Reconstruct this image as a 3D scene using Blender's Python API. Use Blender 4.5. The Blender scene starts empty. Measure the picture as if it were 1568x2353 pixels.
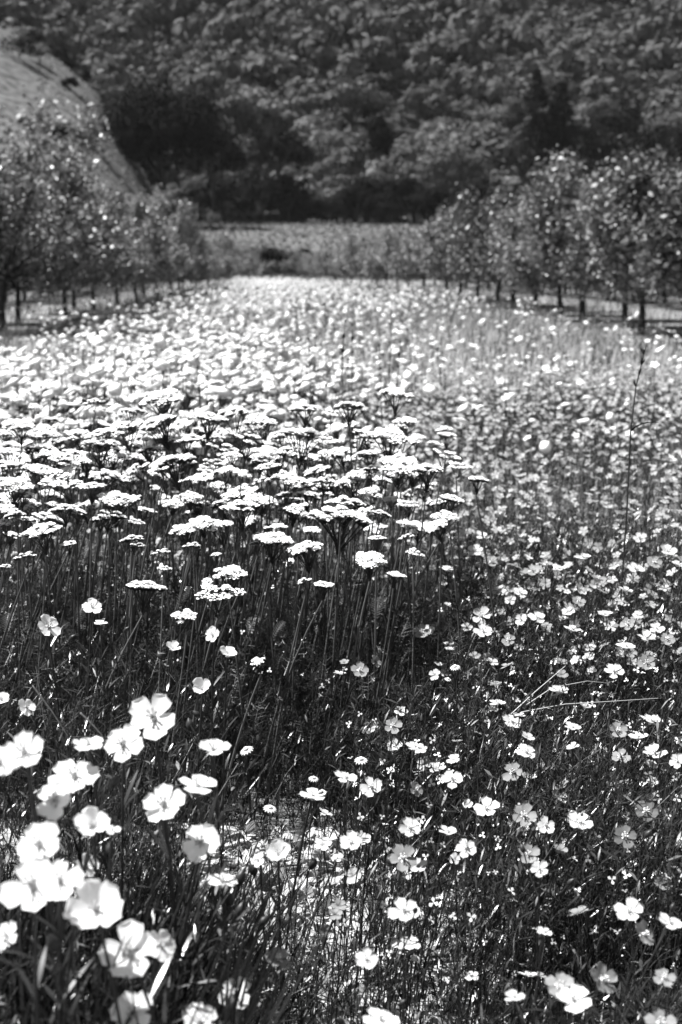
import bpy, math, random
import numpy as np
from mathutils import Vector, Matrix, noise

random.seed(7)
rng = np.random.default_rng(7)
C = bpy.context.scene.collection
S = bpy.context.scene
PI = math.pi
R = math.radians

# ------------------------------------------------------------------ camera
CAM_H = 1.25
cd = bpy.data.cameras.new('camera'); cam = bpy.data.objects.new('camera', cd); C.objects.link(cam)
cd.sensor_fit = 'VERTICAL'; cd.sensor_height = 36; cd.sensor_width = 24; cd.lens = 50
cd.clip_start = 0.05; cd.clip_end = 4000
cam.location = (0, 0, CAM_H)
PITCH, YAW = R(10.0), R(2.54)
cam.rotation_euler = (PI/2 - PITCH, 0, -YAW)
cd.dof.use_dof = True; cd.dof.focus_distance = 2.75; cd.dof.aperture_fstop = 6.0
S.camera = cam
# ------------------------------------------------------------------ sky, sun, exposure
SUN_EL, SUN_AZ = R(63), R(-72)        # azimuth measured from +Y (straight ahead) towards +X
w = bpy.data.worlds.new('World'); S.world = w; w.use_nodes = True
nt = w.node_tree; nt.nodes.clear()
sky = nt.nodes.new('ShaderNodeTexSky'); sky.sky_type = 'NISHITA'; sky.sun_disc = False
sky.sun_elevation = SUN_EL; sky.sun_rotation = SUN_AZ
bw = nt.nodes.new('ShaderNodeSeparateColor'); bg = nt.nodes.new('ShaderNodeBackground'); wo = nt.nodes.new('ShaderNodeOutputWorld')
bg.inputs['Strength'].default_value = 0.05
nt.links.new(sky.outputs[0], bw.inputs[0]); nt.links.new(bw.outputs[0], bg.inputs[0]); nt.links.new(bg.outputs[0], wo.inputs[0])
sd = bpy.data.lights.new('sun', 'SUN'); sun = bpy.data.objects.new('sun', sd); C.objects.link(sun)
sd.energy = 5.0; sd.angle = R(0.5); sd.color = (1, 1, 1)
sv = Vector((math.sin(SUN_AZ)*math.cos(SUN_EL), math.cos(SUN_AZ)*math.cos(SUN_EL), math.sin(SUN_EL)))
sun.rotation_euler = sv.to_track_quat('Z', 'Y').to_euler(); sun.location = sv*60
S.view_settings.view_transform = 'Standard'; S.view_settings.look = 'None'
S.view_settings.gamma = 1; S.view_settings.use_curve_mapping = False
S.view_settings.exposure = 1.55

# ------------------------------------------------------------------ pixel -> place (photo seen 1568 wide), Y = distance along the rows
FPX = 1422.0
camM = cam.rotation_euler.to_matrix()
def ray(px, py):
    v = Vector(((px*0.43495 - 341)/FPX, -(py*0.43518 - 512)/FPX, -1))
    return (camM @ v).normalized()
def at(px, py, Y):
    d = ray(px, py); t = Y/d.y
    return Vector((d.x*t, Y, CAM_H + d.z*t))

# ------------------------------------------------------------------ materials
def mat(name, col, var=0.0, rough=0.6, trans=0.0, spec=0.4, noise_scale=0, noise_amt=0.0, bump=0.0):
    m = bpy.data.materials.new(name); m.use_nodes = True
    t = m.node_tree; t.nodes.clear(); N = t.nodes.new; L = t.links.new
    out = N('ShaderNodeOutputMaterial'); p = N('ShaderNodeBsdfPrincipled')
    p.inputs['Roughness'].default_value = rough
    p.inputs['Specular IOR Level'].default_value = spec
    val = N('ShaderNodeValue'); val.outputs[0].default_value = col; cur = val.outputs[0]
    if var:
        g = N('ShaderNodeNewGeometry'); mr = N('ShaderNodeMapRange'); L(g.outputs['Random Per Island'], mr.inputs[0])
        mr.inputs[3].default_value = 1-var; mr.inputs[4].default_value = 1+var
        mu = N('ShaderNodeMath'); mu.operation = 'MULTIPLY'; L(cur, mu.inputs[0]); L(mr.outputs[0], mu.inputs[1]); cur = mu.outputs[0]
        oi = N('ShaderNodeObjectInfo'); mr2 = N('ShaderNodeMapRange'); L(oi.outputs['Random'], mr2.inputs[0])
        mr2.inputs[3].default_value = 1-var*0.6; mr2.inputs[4].default_value = 1+var*0.6
        mu2 = N('ShaderNodeMath'); mu2.operation = 'MULTIPLY'; L(cur, mu2.inputs[0]); L(mr2.outputs[0], mu2.inputs[1]); cur = mu2.outputs[0]
    if noise_scale:
        tc = N('ShaderNodeTexCoord'); nz = N('ShaderNodeTexNoise'); nz.inputs['Scale'].default_value = noise_scale
        nz.inputs['Detail'].default_value = 6; L(tc.outputs['Object'], nz.inputs['Vector'])
        mr = N('ShaderNodeMapRange'); L(nz.outputs[0], mr.inputs[0]); mr.inputs[1].default_value = .3; mr.inputs[2].default_value = .7
        mr.inputs[3].default_value = 1-noise_amt; mr.inputs[4].default_value = 1+noise_amt
        mu = N('ShaderNodeMath'); mu.operation = 'MULTIPLY'; L(cur, mu.inputs[0]); L(mr.outputs[0], mu.inputs[1]); cur = mu.outputs[0]
        if bump:
            b = N('ShaderNodeBump'); b.inputs['Strength'].default_value = bump; L(nz.outputs[0], b.inputs['Height']); L(b.outputs[0], p.inputs['Normal'])
    L(cur, p.inputs['Base Color'])
    if trans:
        tr = N('ShaderNodeBsdfTranslucent'); L(cur, tr.inputs[0]); mx = N('ShaderNodeMixShader'); mx.inputs[0].default_value = trans
        L(p.outputs[0], mx.inputs[1]); L(tr.outputs[0], mx.inputs[2]); L(mx.outputs[0], out.inputs[0])
    else: L(p.outputs[0], out.inputs[0])
    return m
M = {
 'stem':   mat('stem_green', .02, .5, .45, 0, .3),
 'ystem':  mat('yarrow_stem', .075, .5, .5, 0, .3),
 'leaf':   mat('leaf_green', .011, .8, .27, .08, .45),
 'fern':  mat('yarrow_fern_leaf', .012, .6, .4, .05, .2),
 'blade':  mat('grass_blade', .013, .9, .27, .08, .45),
 'farblade': mat('field_grass', .06, .6, .5, .3, .4),
 'dry':    mat('dry_straw', .42, .35, .6, .15, .3),
 'yarrow': mat('yarrow_floret', .86, .06, .8, .15, .1),
 'farflower': mat('field_petal', .8, .15, .8, .3, .1),
 'farflax': mat('field_flax_petal', .36, .45, .7, .35, .2),
 'centre': mat('flower_centre', .5, .2, .6, 0, .3),
 'anther': mat('anther', .8, .1, .6, 0, .3),
 'bark':   mat('bark', .045, 0, .9, 0, .1, 14, .5, .6),
 'crown_orchard': mat('orchard_leaf', .14, .7, .42, .08, .35),
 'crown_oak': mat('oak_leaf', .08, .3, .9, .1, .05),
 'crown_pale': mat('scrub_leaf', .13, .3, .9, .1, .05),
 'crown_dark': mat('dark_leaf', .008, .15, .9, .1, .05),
 'conifer': mat('conifer_needle', .009, .4, .8, .05, .1),
 'pipe':   mat('pipe_plastic', .03, 0, .5),
}
def petal_mat(name, base, edge, trans, vein):
    # paler towards the rim, darker throat and fine radial veins, all in the petal's own coordinates
    m = bpy.data.materials.new(name); m.use_nodes = True
    t = m.node_tree; t.nodes.clear(); N = t.nodes.new; L = t.links.new
    out = N('ShaderNodeOutputMaterial'); p = N('ShaderNodeBsdfPrincipled'); p.inputs['Roughness'].default_value = .7
    p.inputs['Specular IOR Level'].default_value = .15
    uv = N('ShaderNodeUVMap'); sx = N('ShaderNodeSeparateXYZ'); L(uv.outputs[0], sx.inputs[0])
    cr = N('ShaderNodeValToRGB'); L(sx.outputs[1], cr.inputs[0])
    cr.color_ramp.elements[0].position = .05; cr.color_ramp.elements[0].color = (base,)*3+(1,)
    cr.color_ramp.elements[1].position = .42; cr.color_ramp.elements[1].color = (edge,)*3+(1,)
    wv = N('ShaderNodeMath'); wv.operation = 'MULTIPLY'; L(sx.outputs[0], wv.inputs[0]); wv.inputs[1].default_value = 44
    sn = N('ShaderNodeMath'); sn.operation = 'SINE'; L(wv.outputs[0], sn.inputs[0])
    mr = N('ShaderNodeMapRange'); L(sn.outputs[0], mr.inputs[0]); mr.inputs[1].default_value = -1
    mr.inputs[3].default_value = 1-vein; mr.inputs[4].default_value = 1
    oi = N('ShaderNodeObjectInfo'); mo = N('ShaderNodeMapRange'); L(oi.outputs['Random'], mo.inputs[0]); mo.inputs[3].default_value = .86; mo.inputs[4].default_value = 1.1
    mu = N('ShaderNodeVectorMath'); mu.operation = 'SCALE'; L(cr.outputs[0], mu.inputs[0]); L(mr.outputs[0], mu.inputs['Scale'])
    m2 = N('ShaderNodeVectorMath'); m2.operation = 'SCALE'; L(mu.outputs[0], m2.inputs[0]); L(mo.outputs[0], m2.inputs['Scale'])
    L(m2.outputs[0], p.inputs['Base Color'])
    tr = N('ShaderNodeBsdfTranslucent'); L(m2.outputs[0], tr.inputs[0]); mx = N('ShaderNodeMixShader'); mx.inputs[0].default_value = trans
    L(p.outputs[0], mx.inputs[1]); L(tr.outputs[0], mx.inputs[2]); L(mx.outputs[0], out.inputs[0])
    return m
M['petal_white'] = petal_mat('petal_white', .8, .9, .5, .03)
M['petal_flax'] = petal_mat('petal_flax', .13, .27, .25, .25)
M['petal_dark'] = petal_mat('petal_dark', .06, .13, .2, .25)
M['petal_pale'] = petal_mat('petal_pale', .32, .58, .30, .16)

def ground_mat():
    m = bpy.data.materials.new('soil_and_litter'); m.use_nodes = True
    t = m.node_tree; t.nodes.clear(); N = t.nodes.new; L = t.links.new
    out = N('ShaderNodeOutputMaterial'); p = N('ShaderNodeBsdfPrincipled'); p.inputs['Roughness'].default_value = .95
    tc = N('ShaderNodeTexCoord')
    a = N('ShaderNodeTexVoronoi'); a.inputs['Scale'].default_value = 38; L(tc.outputs['Object'], a.inputs['Vector'])
    b = N('ShaderNodeTexNoise'); b.inputs['Scale'].default_value = 9; b.inputs['Detail'].default_value = 8; L(tc.outputs['Object'], b.inputs['Vector'])
    mx = N('ShaderNodeMath'); mx.operation = 'ADD'; sc = N('ShaderNodeMath'); sc.operation = 'MULTIPLY'; sc.inputs[1].default_value = .25
    rb = N('ShaderNodeRGBToBW'); L(a.outputs['Color'], rb.inputs[0]); L(rb.outputs[0], sc.inputs[0]); L(sc.outputs[0], mx.inputs[0]); L(b.outputs[0], mx.inputs[1])
    cr = N('ShaderNodeValToRGB'); L(mx.outputs[0], cr.inputs[0])
    cr.color_ramp.elements[0].position = .45; cr.color_ramp.elements[0].color = (.04, .04, .04, 1)
    cr.color_ramp.elements[1].position = .72; cr.color_ramp.elements[1].color = (.2, .2, .2, 1)
    L(cr.outputs[0], p.inputs['Base Color'])
    bp = N('ShaderNodeBump'); bp.inputs['Strength'].default_value = .7; bp.inputs['Distance'].default_value = .02; L(b.outputs[0], bp.inputs['Height']); L(bp.outputs[0], p.inputs['Normal'])
    L(p.outputs[0], out.inputs[0]); return m
M['soil'] = ground_mat()
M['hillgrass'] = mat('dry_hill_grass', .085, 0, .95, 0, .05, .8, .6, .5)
M['path'] = mat('mown_dry_grass', .34, 0, .95, 0, .05, 6, .4, .4)

# ------------------------------------------------------------------ mesh helpers
def mesh_np(name, V, F, m, uv=None, smooth=True):
    """V (n,3), F (k,4) or (k,3) int arrays (or list of such)"""
    if not isinstance(F, list): F = [F]
    F = [f for f in F if len(f)]
    me = bpy.data.meshes.new(name)
    me.vertices.add(len(V)); me.vertices.foreach_set('co', np.asarray(V, dtype=np.float32).ravel())
    loops = np.concatenate([f.ravel() for f in F]).astype(np.int32)
    sizes = np.concatenate([np.full(len(f), f.shape[1]) for f in F]).astype(np.int32)
    starts = np.concatenate([[0], np.cumsum(sizes)[:-1]]).astype(np.int32)
    me.loops.add(len(loops)); me.loops.foreach_set('vertex_index', loops)
    me.polygons.add(len(sizes)); me.polygons.foreach_set('loop_start', starts); me.polygons.foreach_set('loop_total', sizes)
    if smooth: me.polygons.foreach_set('use_smooth', np.ones(len(sizes), dtype=bool))
    me.update(calc_edges=True)
    if uv is not None:
        l = me.uv_layers.new(name='UVMap'); l.data.foreach_set('uv', uv[loops].astype(np.float32).ravel())
    if m: me.materials.append(m)
    return me
class Acc:
    def __init__(s): s.V = []; s.Q = []; s.T = []; s.n = 0
    def add(s, V, Q=None, T=None):
        V = np.asarray(V, float)
        if Q is not None and len(Q): s.Q.append(np.asarray(Q)+s.n)
        if T is not None and len(T): s.T.append(np.asarray(T)+s.n)
        s.V.append(V); s.n += len(V)
    def mesh(s, name, m, smooth=True):
        F = []
        if s.Q: F.append(np.concatenate(s.Q))
        if s.T: F.append(np.concatenate(s.T))
        return mesh_np(name, np.concatenate(s.V), F, m, smooth=smooth)
def link(name, me, parent=None, loc=(0, 0, 0), rot=None, scale=None):
    o = bpy.data.objects.new(name, me); C.objects.link(o); o.location = loc
    if rot is not None: o.rotation_euler = rot
    if scale is not None: o.scale = scale if hasattr(scale, '__len__') else (scale,)*3
    if parent: o.parent = parent
    return o
def tag(o, label=None, cat=None, group=None, kind=None):
    if label: o['label'] = label
    if cat: o['category'] = cat
    if group: o['group'] = group
    if kind: o['kind'] = kind
    return o
def nrm(v): return v/np.maximum(np.linalg.norm(v, axis=-1, keepdims=True), 1e-9)
def ribbons(p0, p1, p2, w, seg=3, side=None, tip=0.05, acc=None, belly=False):
    """vectorised tapering ribbons along quadratic curves"""
    n = len(p0)
    if side is None:
        a = rng.uniform(0, 2*PI, n); side = np.stack([np.cos(a), np.sin(a), np.zeros(n)], 1)
    t = np.linspace(0, 1, seg+1)
    P = ((1-t)**2)[None, :, None]*p0[:, None] + (2*t*(1-t))[None, :, None]*p1[:, None] + (t**2)[None, :, None]*p2[:, None]
    prof = (np.sin(np.clip(t*.93+.07, 0, 1)*PI)*.9+.1 if belly else (1-t)*(1-tip)+tip)
    off = side[:, None, :]*(np.asarray(w).reshape(-1, 1, 1)*.5)*prof[None, :, None]
    V = np.stack([P-off, P+off], 2).reshape(n, (seg+1)*2, 3)
    q = np.array([[2*i, 2*i+1, 2*i+3, 2*i+2] for i in range(seg)])
    Q = (np.arange(n)[:, None, None]*(seg+1)*2 + q[None]).reshape(-1, 4)
    if acc is not None: acc.add(V.reshape(-1, 3), Q)
    return V.reshape(-1, 3), Q
def tube(pts, rad, sides=5, acc=None):
    pts = [Vector(p) for p in pts]; V = []; Q = []
    up = Vector((.3, .9, .1))
    for i, p in enumerate(pts):
        d = (pts[min(i+1, len(pts)-1)]-pts[max(i-1, 0)]).normalized()
        a = d.cross(up).normalized(); b = d.cross(a)
        r = rad[i] if hasattr(rad, '__len__') else rad
        for k in range(sides):
            th = 2*PI*k/sides; V.append(p + a*math.cos(th)*r + b*math.sin(th)*r)
    for i in range(len(pts)-1):
        for k in range(sides):
            k2 = (k+1) % sides; Q.append((i*sides+k, i*sides+k2, (i+1)*sides+k2, (i+1)*sides+k))
    acc = acc if acc is not None else Acc(); acc.add([tuple(v) for v in V], Q); return acc
def bez(a, b, c, n=7):
    a, b, c = Vector(a), Vector(b), Vector(c)
    return [a*(1-t)**2 + b*2*t*(1-t) + c*t*t for t in [i/n for i in range(n+1)]]

# ------------------------------------------------------------------ terrain
def smooth(a, b, x):
    t = np.clip((x-a)/(b-a), 0, 1); return t*t*(3-2*t)
def terrain(x, y):
    x = np.asarray(x, float); y = np.asarray(y, float)
    # far meadow rising to the dark tree line
    z = 6.8*smooth(95, 225, y) + (x+10)*-.012*smooth(110, 225, y)
    z = z + np.maximum(y-232, 0)*.40*smooth(232, 262, y)
    z = z + smooth(240, 320, y)*(5*np.sin(x*.06+y*.02)+3*np.sin(x*.021-y*.043+1.3))
    # pale grass spur on the left
    hc = np.interp(x*226/np.clip(y, 110, 260), [-160, -70, -43, -33, -27, -21, -17, -8, 0], [58, 47, 34.5, 29, 24, 14, 5, 1, 0])
    spur = hc*smooth(108, 226, y)*(1-smooth(232, 300, y)*.8)
    z = np.maximum(z, spur + 1.5*smooth(100, 200, y)*(x < 6))
    z = np.where(y > 640, z*0+np.interp(x, [-1, 1], [175, 175]), z)
    return z
def heightfield(name, xs, ys, m):
    X, Y = np.meshgrid(xs, ys); Z = terrain(X, Y)
    if name == 'ground': Z = Z*0 + .012*np.sin(X*3.1+Y*1.7)*np.exp(-((Y-3)/5)**2)
    V = np.stack([X, Y, Z], -1).reshape(-1, 3); nx = len(xs); i = np.arange(len(ys)-1)[:, None]*nx+np.arange(nx-1)[None]
    Q = np.stack([i, i+1, i+1+nx, i+nx], -1).reshape(-1, 4)
    return tag(link(name, mesh_np(name, V, Q, m)), kind='structure')
def gs(*parts): return np.unique(np.round(np.concatenate([np.linspace(*p) for p in parts]), 4))
heightfield('ground', gs((-900, -20, 12), (-20, -3, 8), (-3, 3, 61), (3, 20, 8), (20, 900, 12)), gs((-400, 0, 8), (0, 6, 61), (6, 95, 20)), M['soil'])
hills = heightfield('hills', gs((-900, -160, 12), (-160, 140, 151), (140, 900, 14)), gs((95, 640, 240), (640, 2500, 8)), M['hillgrass'])
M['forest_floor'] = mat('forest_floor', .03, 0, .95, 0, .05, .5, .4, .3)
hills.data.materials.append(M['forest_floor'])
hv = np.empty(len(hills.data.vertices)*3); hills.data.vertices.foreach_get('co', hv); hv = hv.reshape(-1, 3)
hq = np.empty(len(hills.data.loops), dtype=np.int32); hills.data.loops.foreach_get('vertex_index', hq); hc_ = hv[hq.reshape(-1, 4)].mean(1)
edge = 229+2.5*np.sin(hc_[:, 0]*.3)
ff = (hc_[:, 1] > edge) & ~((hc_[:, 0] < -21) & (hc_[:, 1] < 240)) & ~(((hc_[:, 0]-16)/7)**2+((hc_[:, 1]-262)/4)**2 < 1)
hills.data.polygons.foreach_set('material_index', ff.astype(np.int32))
ys_ = np.linspace(36, 94, 40); wl = -1.9+.35*np.sin(ys_*.31)+.2*np.sin(ys_*.9); wr = .6+.4*np.sin(ys_*.23+1)+.2*np.sin(ys_*1.1)
pv = np.stack([np.stack([wl, ys_, ys_*0+.03], 1), np.stack([wr, ys_, ys_*0+.03], 1)], 1).reshape(-1, 3); pq = np.array([[2*i, 2*i+1, 2*i+3, 2*i+2] for i in range(39)])
tag(link('path', mesh_np('path', pv, pq, M['path'])), kind='structure')

# ------------------------------------------------------------------ trees
def leaf_quads(P, size, acc, up_bias=.3, n_dir=None):
    n = len(P); a = rng.normal(size=(n, 3)); a = nrm(a)
    nn = nrm(rng.normal(size=(n, 3)) + np.array([0, 0, up_bias]) + (0 if n_dir is None else n_dir))
    u = nrm(np.cross(a, nn)); v = np.cross(nn, u); s = np.asarray(size).reshape(-1, 1)
    V = np.stack([P-u*s*.5, P+v*s*.32-u*s*.05, P+u*s*.5, P-v*s*.32-u*s*.05], 1).reshape(-1, 3)
    acc.add(V, np.arange(n*4).reshape(-1, 4))
def orchard_tree_mesh(H, seed):
    global rng; keep = rng; rng = np.random.default_rng(seed); r = random.Random(seed)
    tr = Acc(); lf = Acc(); fork = r.uniform(.8, .95)
    tube([(0, 0, -.05), (r.uniform(-.03, .03), 0, .4), (0, 0, fork)], [.08, .062, .058], 8, tr)
    tips = []
    for k in range(11):
        a = 2*PI*k/11+r.uniform(-.3, .3); el = r.uniform(.2, 1.12)
        L = (H-fork)*(r.uniform(.62, .8) if el < .9 else r.uniform(.85, 1.0))
        e = Vector((math.cos(a)*math.cos(el)*L*.95, math.sin(a)*math.cos(el)*L*.95, fork+math.sin(el)*L))
        mid = Vector((e.x*.65, e.y*.65, fork+(e.z-fork)*.35))
        pts = bez((0, 0, fork), mid, e, 6); tube(pts, [.04-.005*i for i in range(7)], 5, tr); tips.append(pts)
        for j in range(3):
            b = pts[r.randint(2, 5)]; t2 = b+Vector((r.uniform(-.5, .5), r.uniform(-.5, .5), r.uniform(-.15, .6)))
            p2 = bez(b, (b+t2)/2+Vector((0, 0, .1)), t2, 4); tube(p2, [.015, .013, .011, .009, .005], 4, tr); tips.append(p2)
    for k in range(26):   # upright water shoots above the crown
        b = tips[r.randrange(0, len(tips))][-1]
        if b.z < H*.6 or b.z > H*.92: continue
        t2 = b+Vector((r.uniform(-.1, .1), r.uniform(-.1, .1), r.uniform(.3, .7)))
        p2 = bez(b, (b+t2)/2, t2, 4); tube(p2, .006, 4, tr); tips.append(p2)
    P = []
    for pts in tips:
        main = (pts[0]-Vector((0, 0, fork))).length < .01
        nL = 540 if main else 330
        for q in range(nL):
            t = r.uniform(.3 if main else .05, 1)*(len(pts)-1); i = min(int(t), len(pts)-2); p = pts[i].lerp(pts[i+1], t-i)
            s = .22 if main else .17
            P.append((p.x+r.gauss(0, s), p.y+r.gauss(0, s), max(p.z+r.gauss(0, s), fork-.35)))
    P = np.array(P); leaf_quads(P, rng.uniform(.05, .135, len(P)), lf, .8)
    rng = keep
    return tr.mesh('orchard_trunk', M['bark']), lf.mesh('orchard_crown', M['crown_orchard'], smooth=False)
OT = {'l': [orchard_tree_mesh(3.9, 40+i) for i in range(4)], 'r': [orchard_tree_mesh(2.85, 60+i) for i in range(4)]}
ORD = ['first', 'second', 'third', 'fourth', 'fifth', 'sixth', 'seventh', 'eighth', 'ninth', 'tenth', 'eleventh', 'twelfth', 'thirteenth', 'fourteenth', 'fifteenth', 'sixteenth']
def orchard_row(side, x0, ys, front):
    for i, y in enumerate(ys):
        tm, cm = random.choice(OT[side])
        word = 'left' if side == 'l' else 'right'
        if front and i < 16: lab = '%s orchard tree from the camera in the front row on the %s' % (ORD[i], word)
        elif front and i < 22: lab = 'leafy orchard tree midway along the front row on the %s' % word
        elif front: lab = 'small far orchard tree near the path end of the %s row' % word
        else: lab = 'orchard tree in the rows behind the %s front row' % word
        x0_ = x0+(float(np.interp(y, [26, 40, 66, 104, 120], [0, .6, 1.8, 2.7, 3.0])) if side == 'l' else float(np.interp(y, [42, 60, 74, 104, 125], [0, -1.5, -2.8, -4.6, -5.0])))
        sc = float(np.interp(y, [27, 36, 55, 72, 104], [.96, .82, .80, .62, .52])) if side == 'l' else float(np.interp(y, [40, 62, 74, 104], [1, .82, .66, .48]))
        x = x0_+random.uniform(-.2, .2); yy = y+random.uniform(-.3, .3)
        o = link('orchard_tree', None, None, (x, yy, float(terrain(x, yy))), (0, 0, random.uniform(0, 6.28)), sc*random.uniform(.86, 1.12)); o.rotation_euler.x = random.gauss(0, .04); o.rotation_euler.y = random.gauss(0, .05)
        tag(o, lab, 'fruit tree', 'orchard trees in rows on the %s' % word)
        link('trunk', tm, o); link('crown', cm, o)
orchard_row('l', -5.1, np.arange(26, 118, 2.9), True)
orchard_row('r', 6.5, np.arange(21.5, 128, 2.9), True)
orchard_row('l', -9.3, np.arange(27, 80, 2.9), False); orchard_row('r', 10.8, np.arange(22, 80, 2.9), False)
orchard_row('l', -13.6, np.arange(36, 70, 2.9), False); orchard_row('r', 15.2, np.arange(32, 74, 2.9), False)
a = Acc(); tube([(6.42, y, .52+.03*math.sin(y*1.1)) for y in np.arange(17, 100, 1.5)], .018, 5, a)
tag(link('irrigation_line', a.mesh('irrigation_line', M['pipe'])), 'thin dark irrigation line strung low along the right orchard row', 'pipe')

def crown_mesh(name, rx, rz, m, nb, nl, leaf, seed, flat=.0):
    """lumpy broadleaf crown: leaf clumps spread over many overlapping lobes; base at z=0"""
    global rng; keep = rng; rng = np.random.default_rng(seed)
    a = Acc(); P = []; D = []
    for k in range(nb):
        th = rng.uniform(0, 2*PI); ph = math.acos(rng.uniform(-.25, 1)); rr = rng.uniform(.45, .75)
        c = np.array([math.cos(th)*math.sin(ph)*rx*rr, math.sin(th)*math.sin(ph)*rx*rr, rz*.5+math.cos(ph)*rz*.5*rr])
        lr = rng.uniform(.28, .48)*rx
        d = nrm(rng.normal(size=(nl//nb, 3))); P.append(c+d*lr*rng.uniform(.75, 1.08, (len(d), 1))*np.array([1, 1, .75])); D.append(d*5)
    P = np.concatenate(P); D = np.concatenate(D); P[:, 2] = np.maximum(P[:, 2], .3)
    leaf_quads(P, rng.uniform(.6, 1.4, len(P))*leaf, a, .3, D); rng = keep
    return a.mesh(name, m, smooth=False)
def trunk_mesh(h, r0, seed):
    r = random.Random(seed); a = Acc()
    tube([(0, 0, -.5), (r.uniform(-.2, .2)*h*.1, 0, h*.3), (0, 0, h*.6)], [r0, r0*.8, r0*.6], 7, a)
    for k in range(5):
        th = 2*PI*k/5+r.random(); tube(bez((0, 0, h*.3), (math.cos(th)*h*.15, math.sin(th)*h*.15, h*.5), (math.cos(th)*h*.35, math.sin(th)*h*.35, h*.75), 4), [r0*.5, r0*.4, r0*.3, r0*.2, r0*.1], 5, a)
    return a.mesh('trunk', M['bark'])
TRK = trunk_mesh(6, .22, 1)
HILLC = [crown_mesh('oak_crown', 3.6, 6.0, M['crown_oak'], 18, 1500, .5, 50+i) for i in range(4)] + \
        [crown_mesh('scrub_crown', 3.5, 4.8, M['crown_pale'], 14, 1300, .5, 60+i) for i in range(3)]
DARKC = [crown_mesh('dark_crown', 3.6, 6.6, M['crown_dark'], 16, 1100, .45, 70+i) for i in range(3)]
def clear(x, y):
    # clearings and the bare spur
    if x < -12 and y < 236+(-12-x)*.15: return True
    if x < -20 and y < 243: return True
    p = Vector((x, y, float(terrain(x, y))+1)); d = p-Vector((0, 0, CAM_H)); l = camM.transposed() @ d
    px = (l.x/-l.z*FPX+341)/.43495; py = (512-l.y/-l.z*FPX)/.43518
    if 815 < px < 945 and 322 < py < 334: return True
    if 1050 < px < 1180 and 160 < py < 172: return True
    return False
spots = []; tries = 0
while len(spots) < 1080 and tries < 60000:
    tries += 1
    y = random.uniform(228, 420) if random.random() < .88 else random.uniform(226, 240); x = random.uniform(-.31*y, .36*y)
    if clear(x, y): continue
    mind = random.uniform(3.3, 4.4) if y > 240 else 2.4
    if all((x-a)**2+(y-b)**2 > mind*mind for a, b in spots[-900:]): spots.append((x, y))
spots.sort(key=lambda s: s[1])
rest = Acc(); LOWC = [crown_mesh('low', 3.8, 6, None, 11, 264, 1.2, 90+i) for i in range(3)]
lowV = []
for me in LOWC:
    v = np.empty(len(me.vertices)*3); me.vertices.foreach_get('co', v); lowV.append(v.reshape(-1, 3))
cnt = 0
for x, y in spots:
    z = float(terrain(x, y)); s = random.choice([random.uniform(.7, 1.1), random.uniform(.9, 1.3), random.uniform(1.2, 1.9)])
    n = noise.noise(Vector((x*.03, y*.03, 3)))
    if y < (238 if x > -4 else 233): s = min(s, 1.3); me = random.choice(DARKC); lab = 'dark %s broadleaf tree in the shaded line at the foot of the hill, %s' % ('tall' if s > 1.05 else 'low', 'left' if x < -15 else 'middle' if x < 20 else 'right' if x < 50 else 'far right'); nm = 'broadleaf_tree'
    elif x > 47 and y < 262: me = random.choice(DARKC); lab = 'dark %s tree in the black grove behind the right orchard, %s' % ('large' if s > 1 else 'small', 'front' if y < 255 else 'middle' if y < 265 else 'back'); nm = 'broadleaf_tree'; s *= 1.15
    else:
        me = HILLC[random.randrange(7)] if n > -.1 else HILLC[random.randrange(4)]
        pale = 'scrub' in me.name; nm = 'scrub_tree' if pale else 'oak_tree'
        lab = ('pale rounded scrub tree on the forested hillside, ' if pale else 'mid grey bushy oak on the forested hillside, ') + ('far left' if x < -45 else 'left' if x < -15 else 'middle' if x < 20 else 'right' if x < 55 else 'far right') + (', low on the slope' if y < 275 else ', halfway up' if y < 310 else ', high up') + (', large one' if s > 1.15 else ', small one' if s < .85 else '')
    if cnt < 290:
        o = link(nm, None, None, (x, y, z), (0, 0, random.uniform(0, 6.3)), (s, s, s*random.uniform(.85, 1.15)))
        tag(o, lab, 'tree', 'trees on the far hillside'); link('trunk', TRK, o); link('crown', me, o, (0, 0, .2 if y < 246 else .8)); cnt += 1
    else:
        V = random.choice(lowV); th = random.uniform(0, 6.3); Rm = np.array([[math.cos(th), -math.sin(th), 0], [math.sin(th), math.cos(th), 0], [0, 0, 1]])
        rest.add(V@Rm.T*s+np.array([x, y, z+.6]), np.arange(len(V)).reshape(-1, 4))
tag(link('hill_forest', rest.mesh('hill_forest', M['crown_oak'], smooth=False)), 'mass of bushy trees covering the upper hillside', 'forest', kind='stuff')
# big round dark tree
def big_tree(px, pybase, Y, wid, hgt, label, name='oak_tree', m='crown_dark', seed=5, nl=16000, leaf=.5, nb=60):
    b = at(px, pybase, Y); o = link(name, None, None, (b.x, Y, max(b.z-1, float(terrain(b.x, Y))-.5)))
    tag(o, label, 'tree'); link('trunk', trunk_mesh(hgt*.9, wid*.035, seed), o)
    link('crown', crown_mesh('crown', wid/2, hgt, M[m], nb, nl, leaf, seed), o, (0, 0, .8))
big_tree(374, 470, 190, 17.5, 17, 'huge round dark oak standing above the left orchard row', seed=5)
big_tree(305, 470, 196, 8, 8, 'smaller dark oak at the left foot of the huge round oak', seed=6, nl=3500, nb=20)
big_tree(490, 455, 212, 11, 11, 'dark oak at the right foot of the huge round oak', seed=7, nl=4000, nb=22)
big_tree(1040, 470, 205, 11, 9, 'rounded grey crowned tree above the end of the right orchard row', seed=8, nl=4000, nb=22, m='crown_oak')
big_tree(640, 420, 226, 12, 9, 'broad dark tree in the middle of the shaded tree line', seed=9, nl=4000, nb=22)
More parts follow.
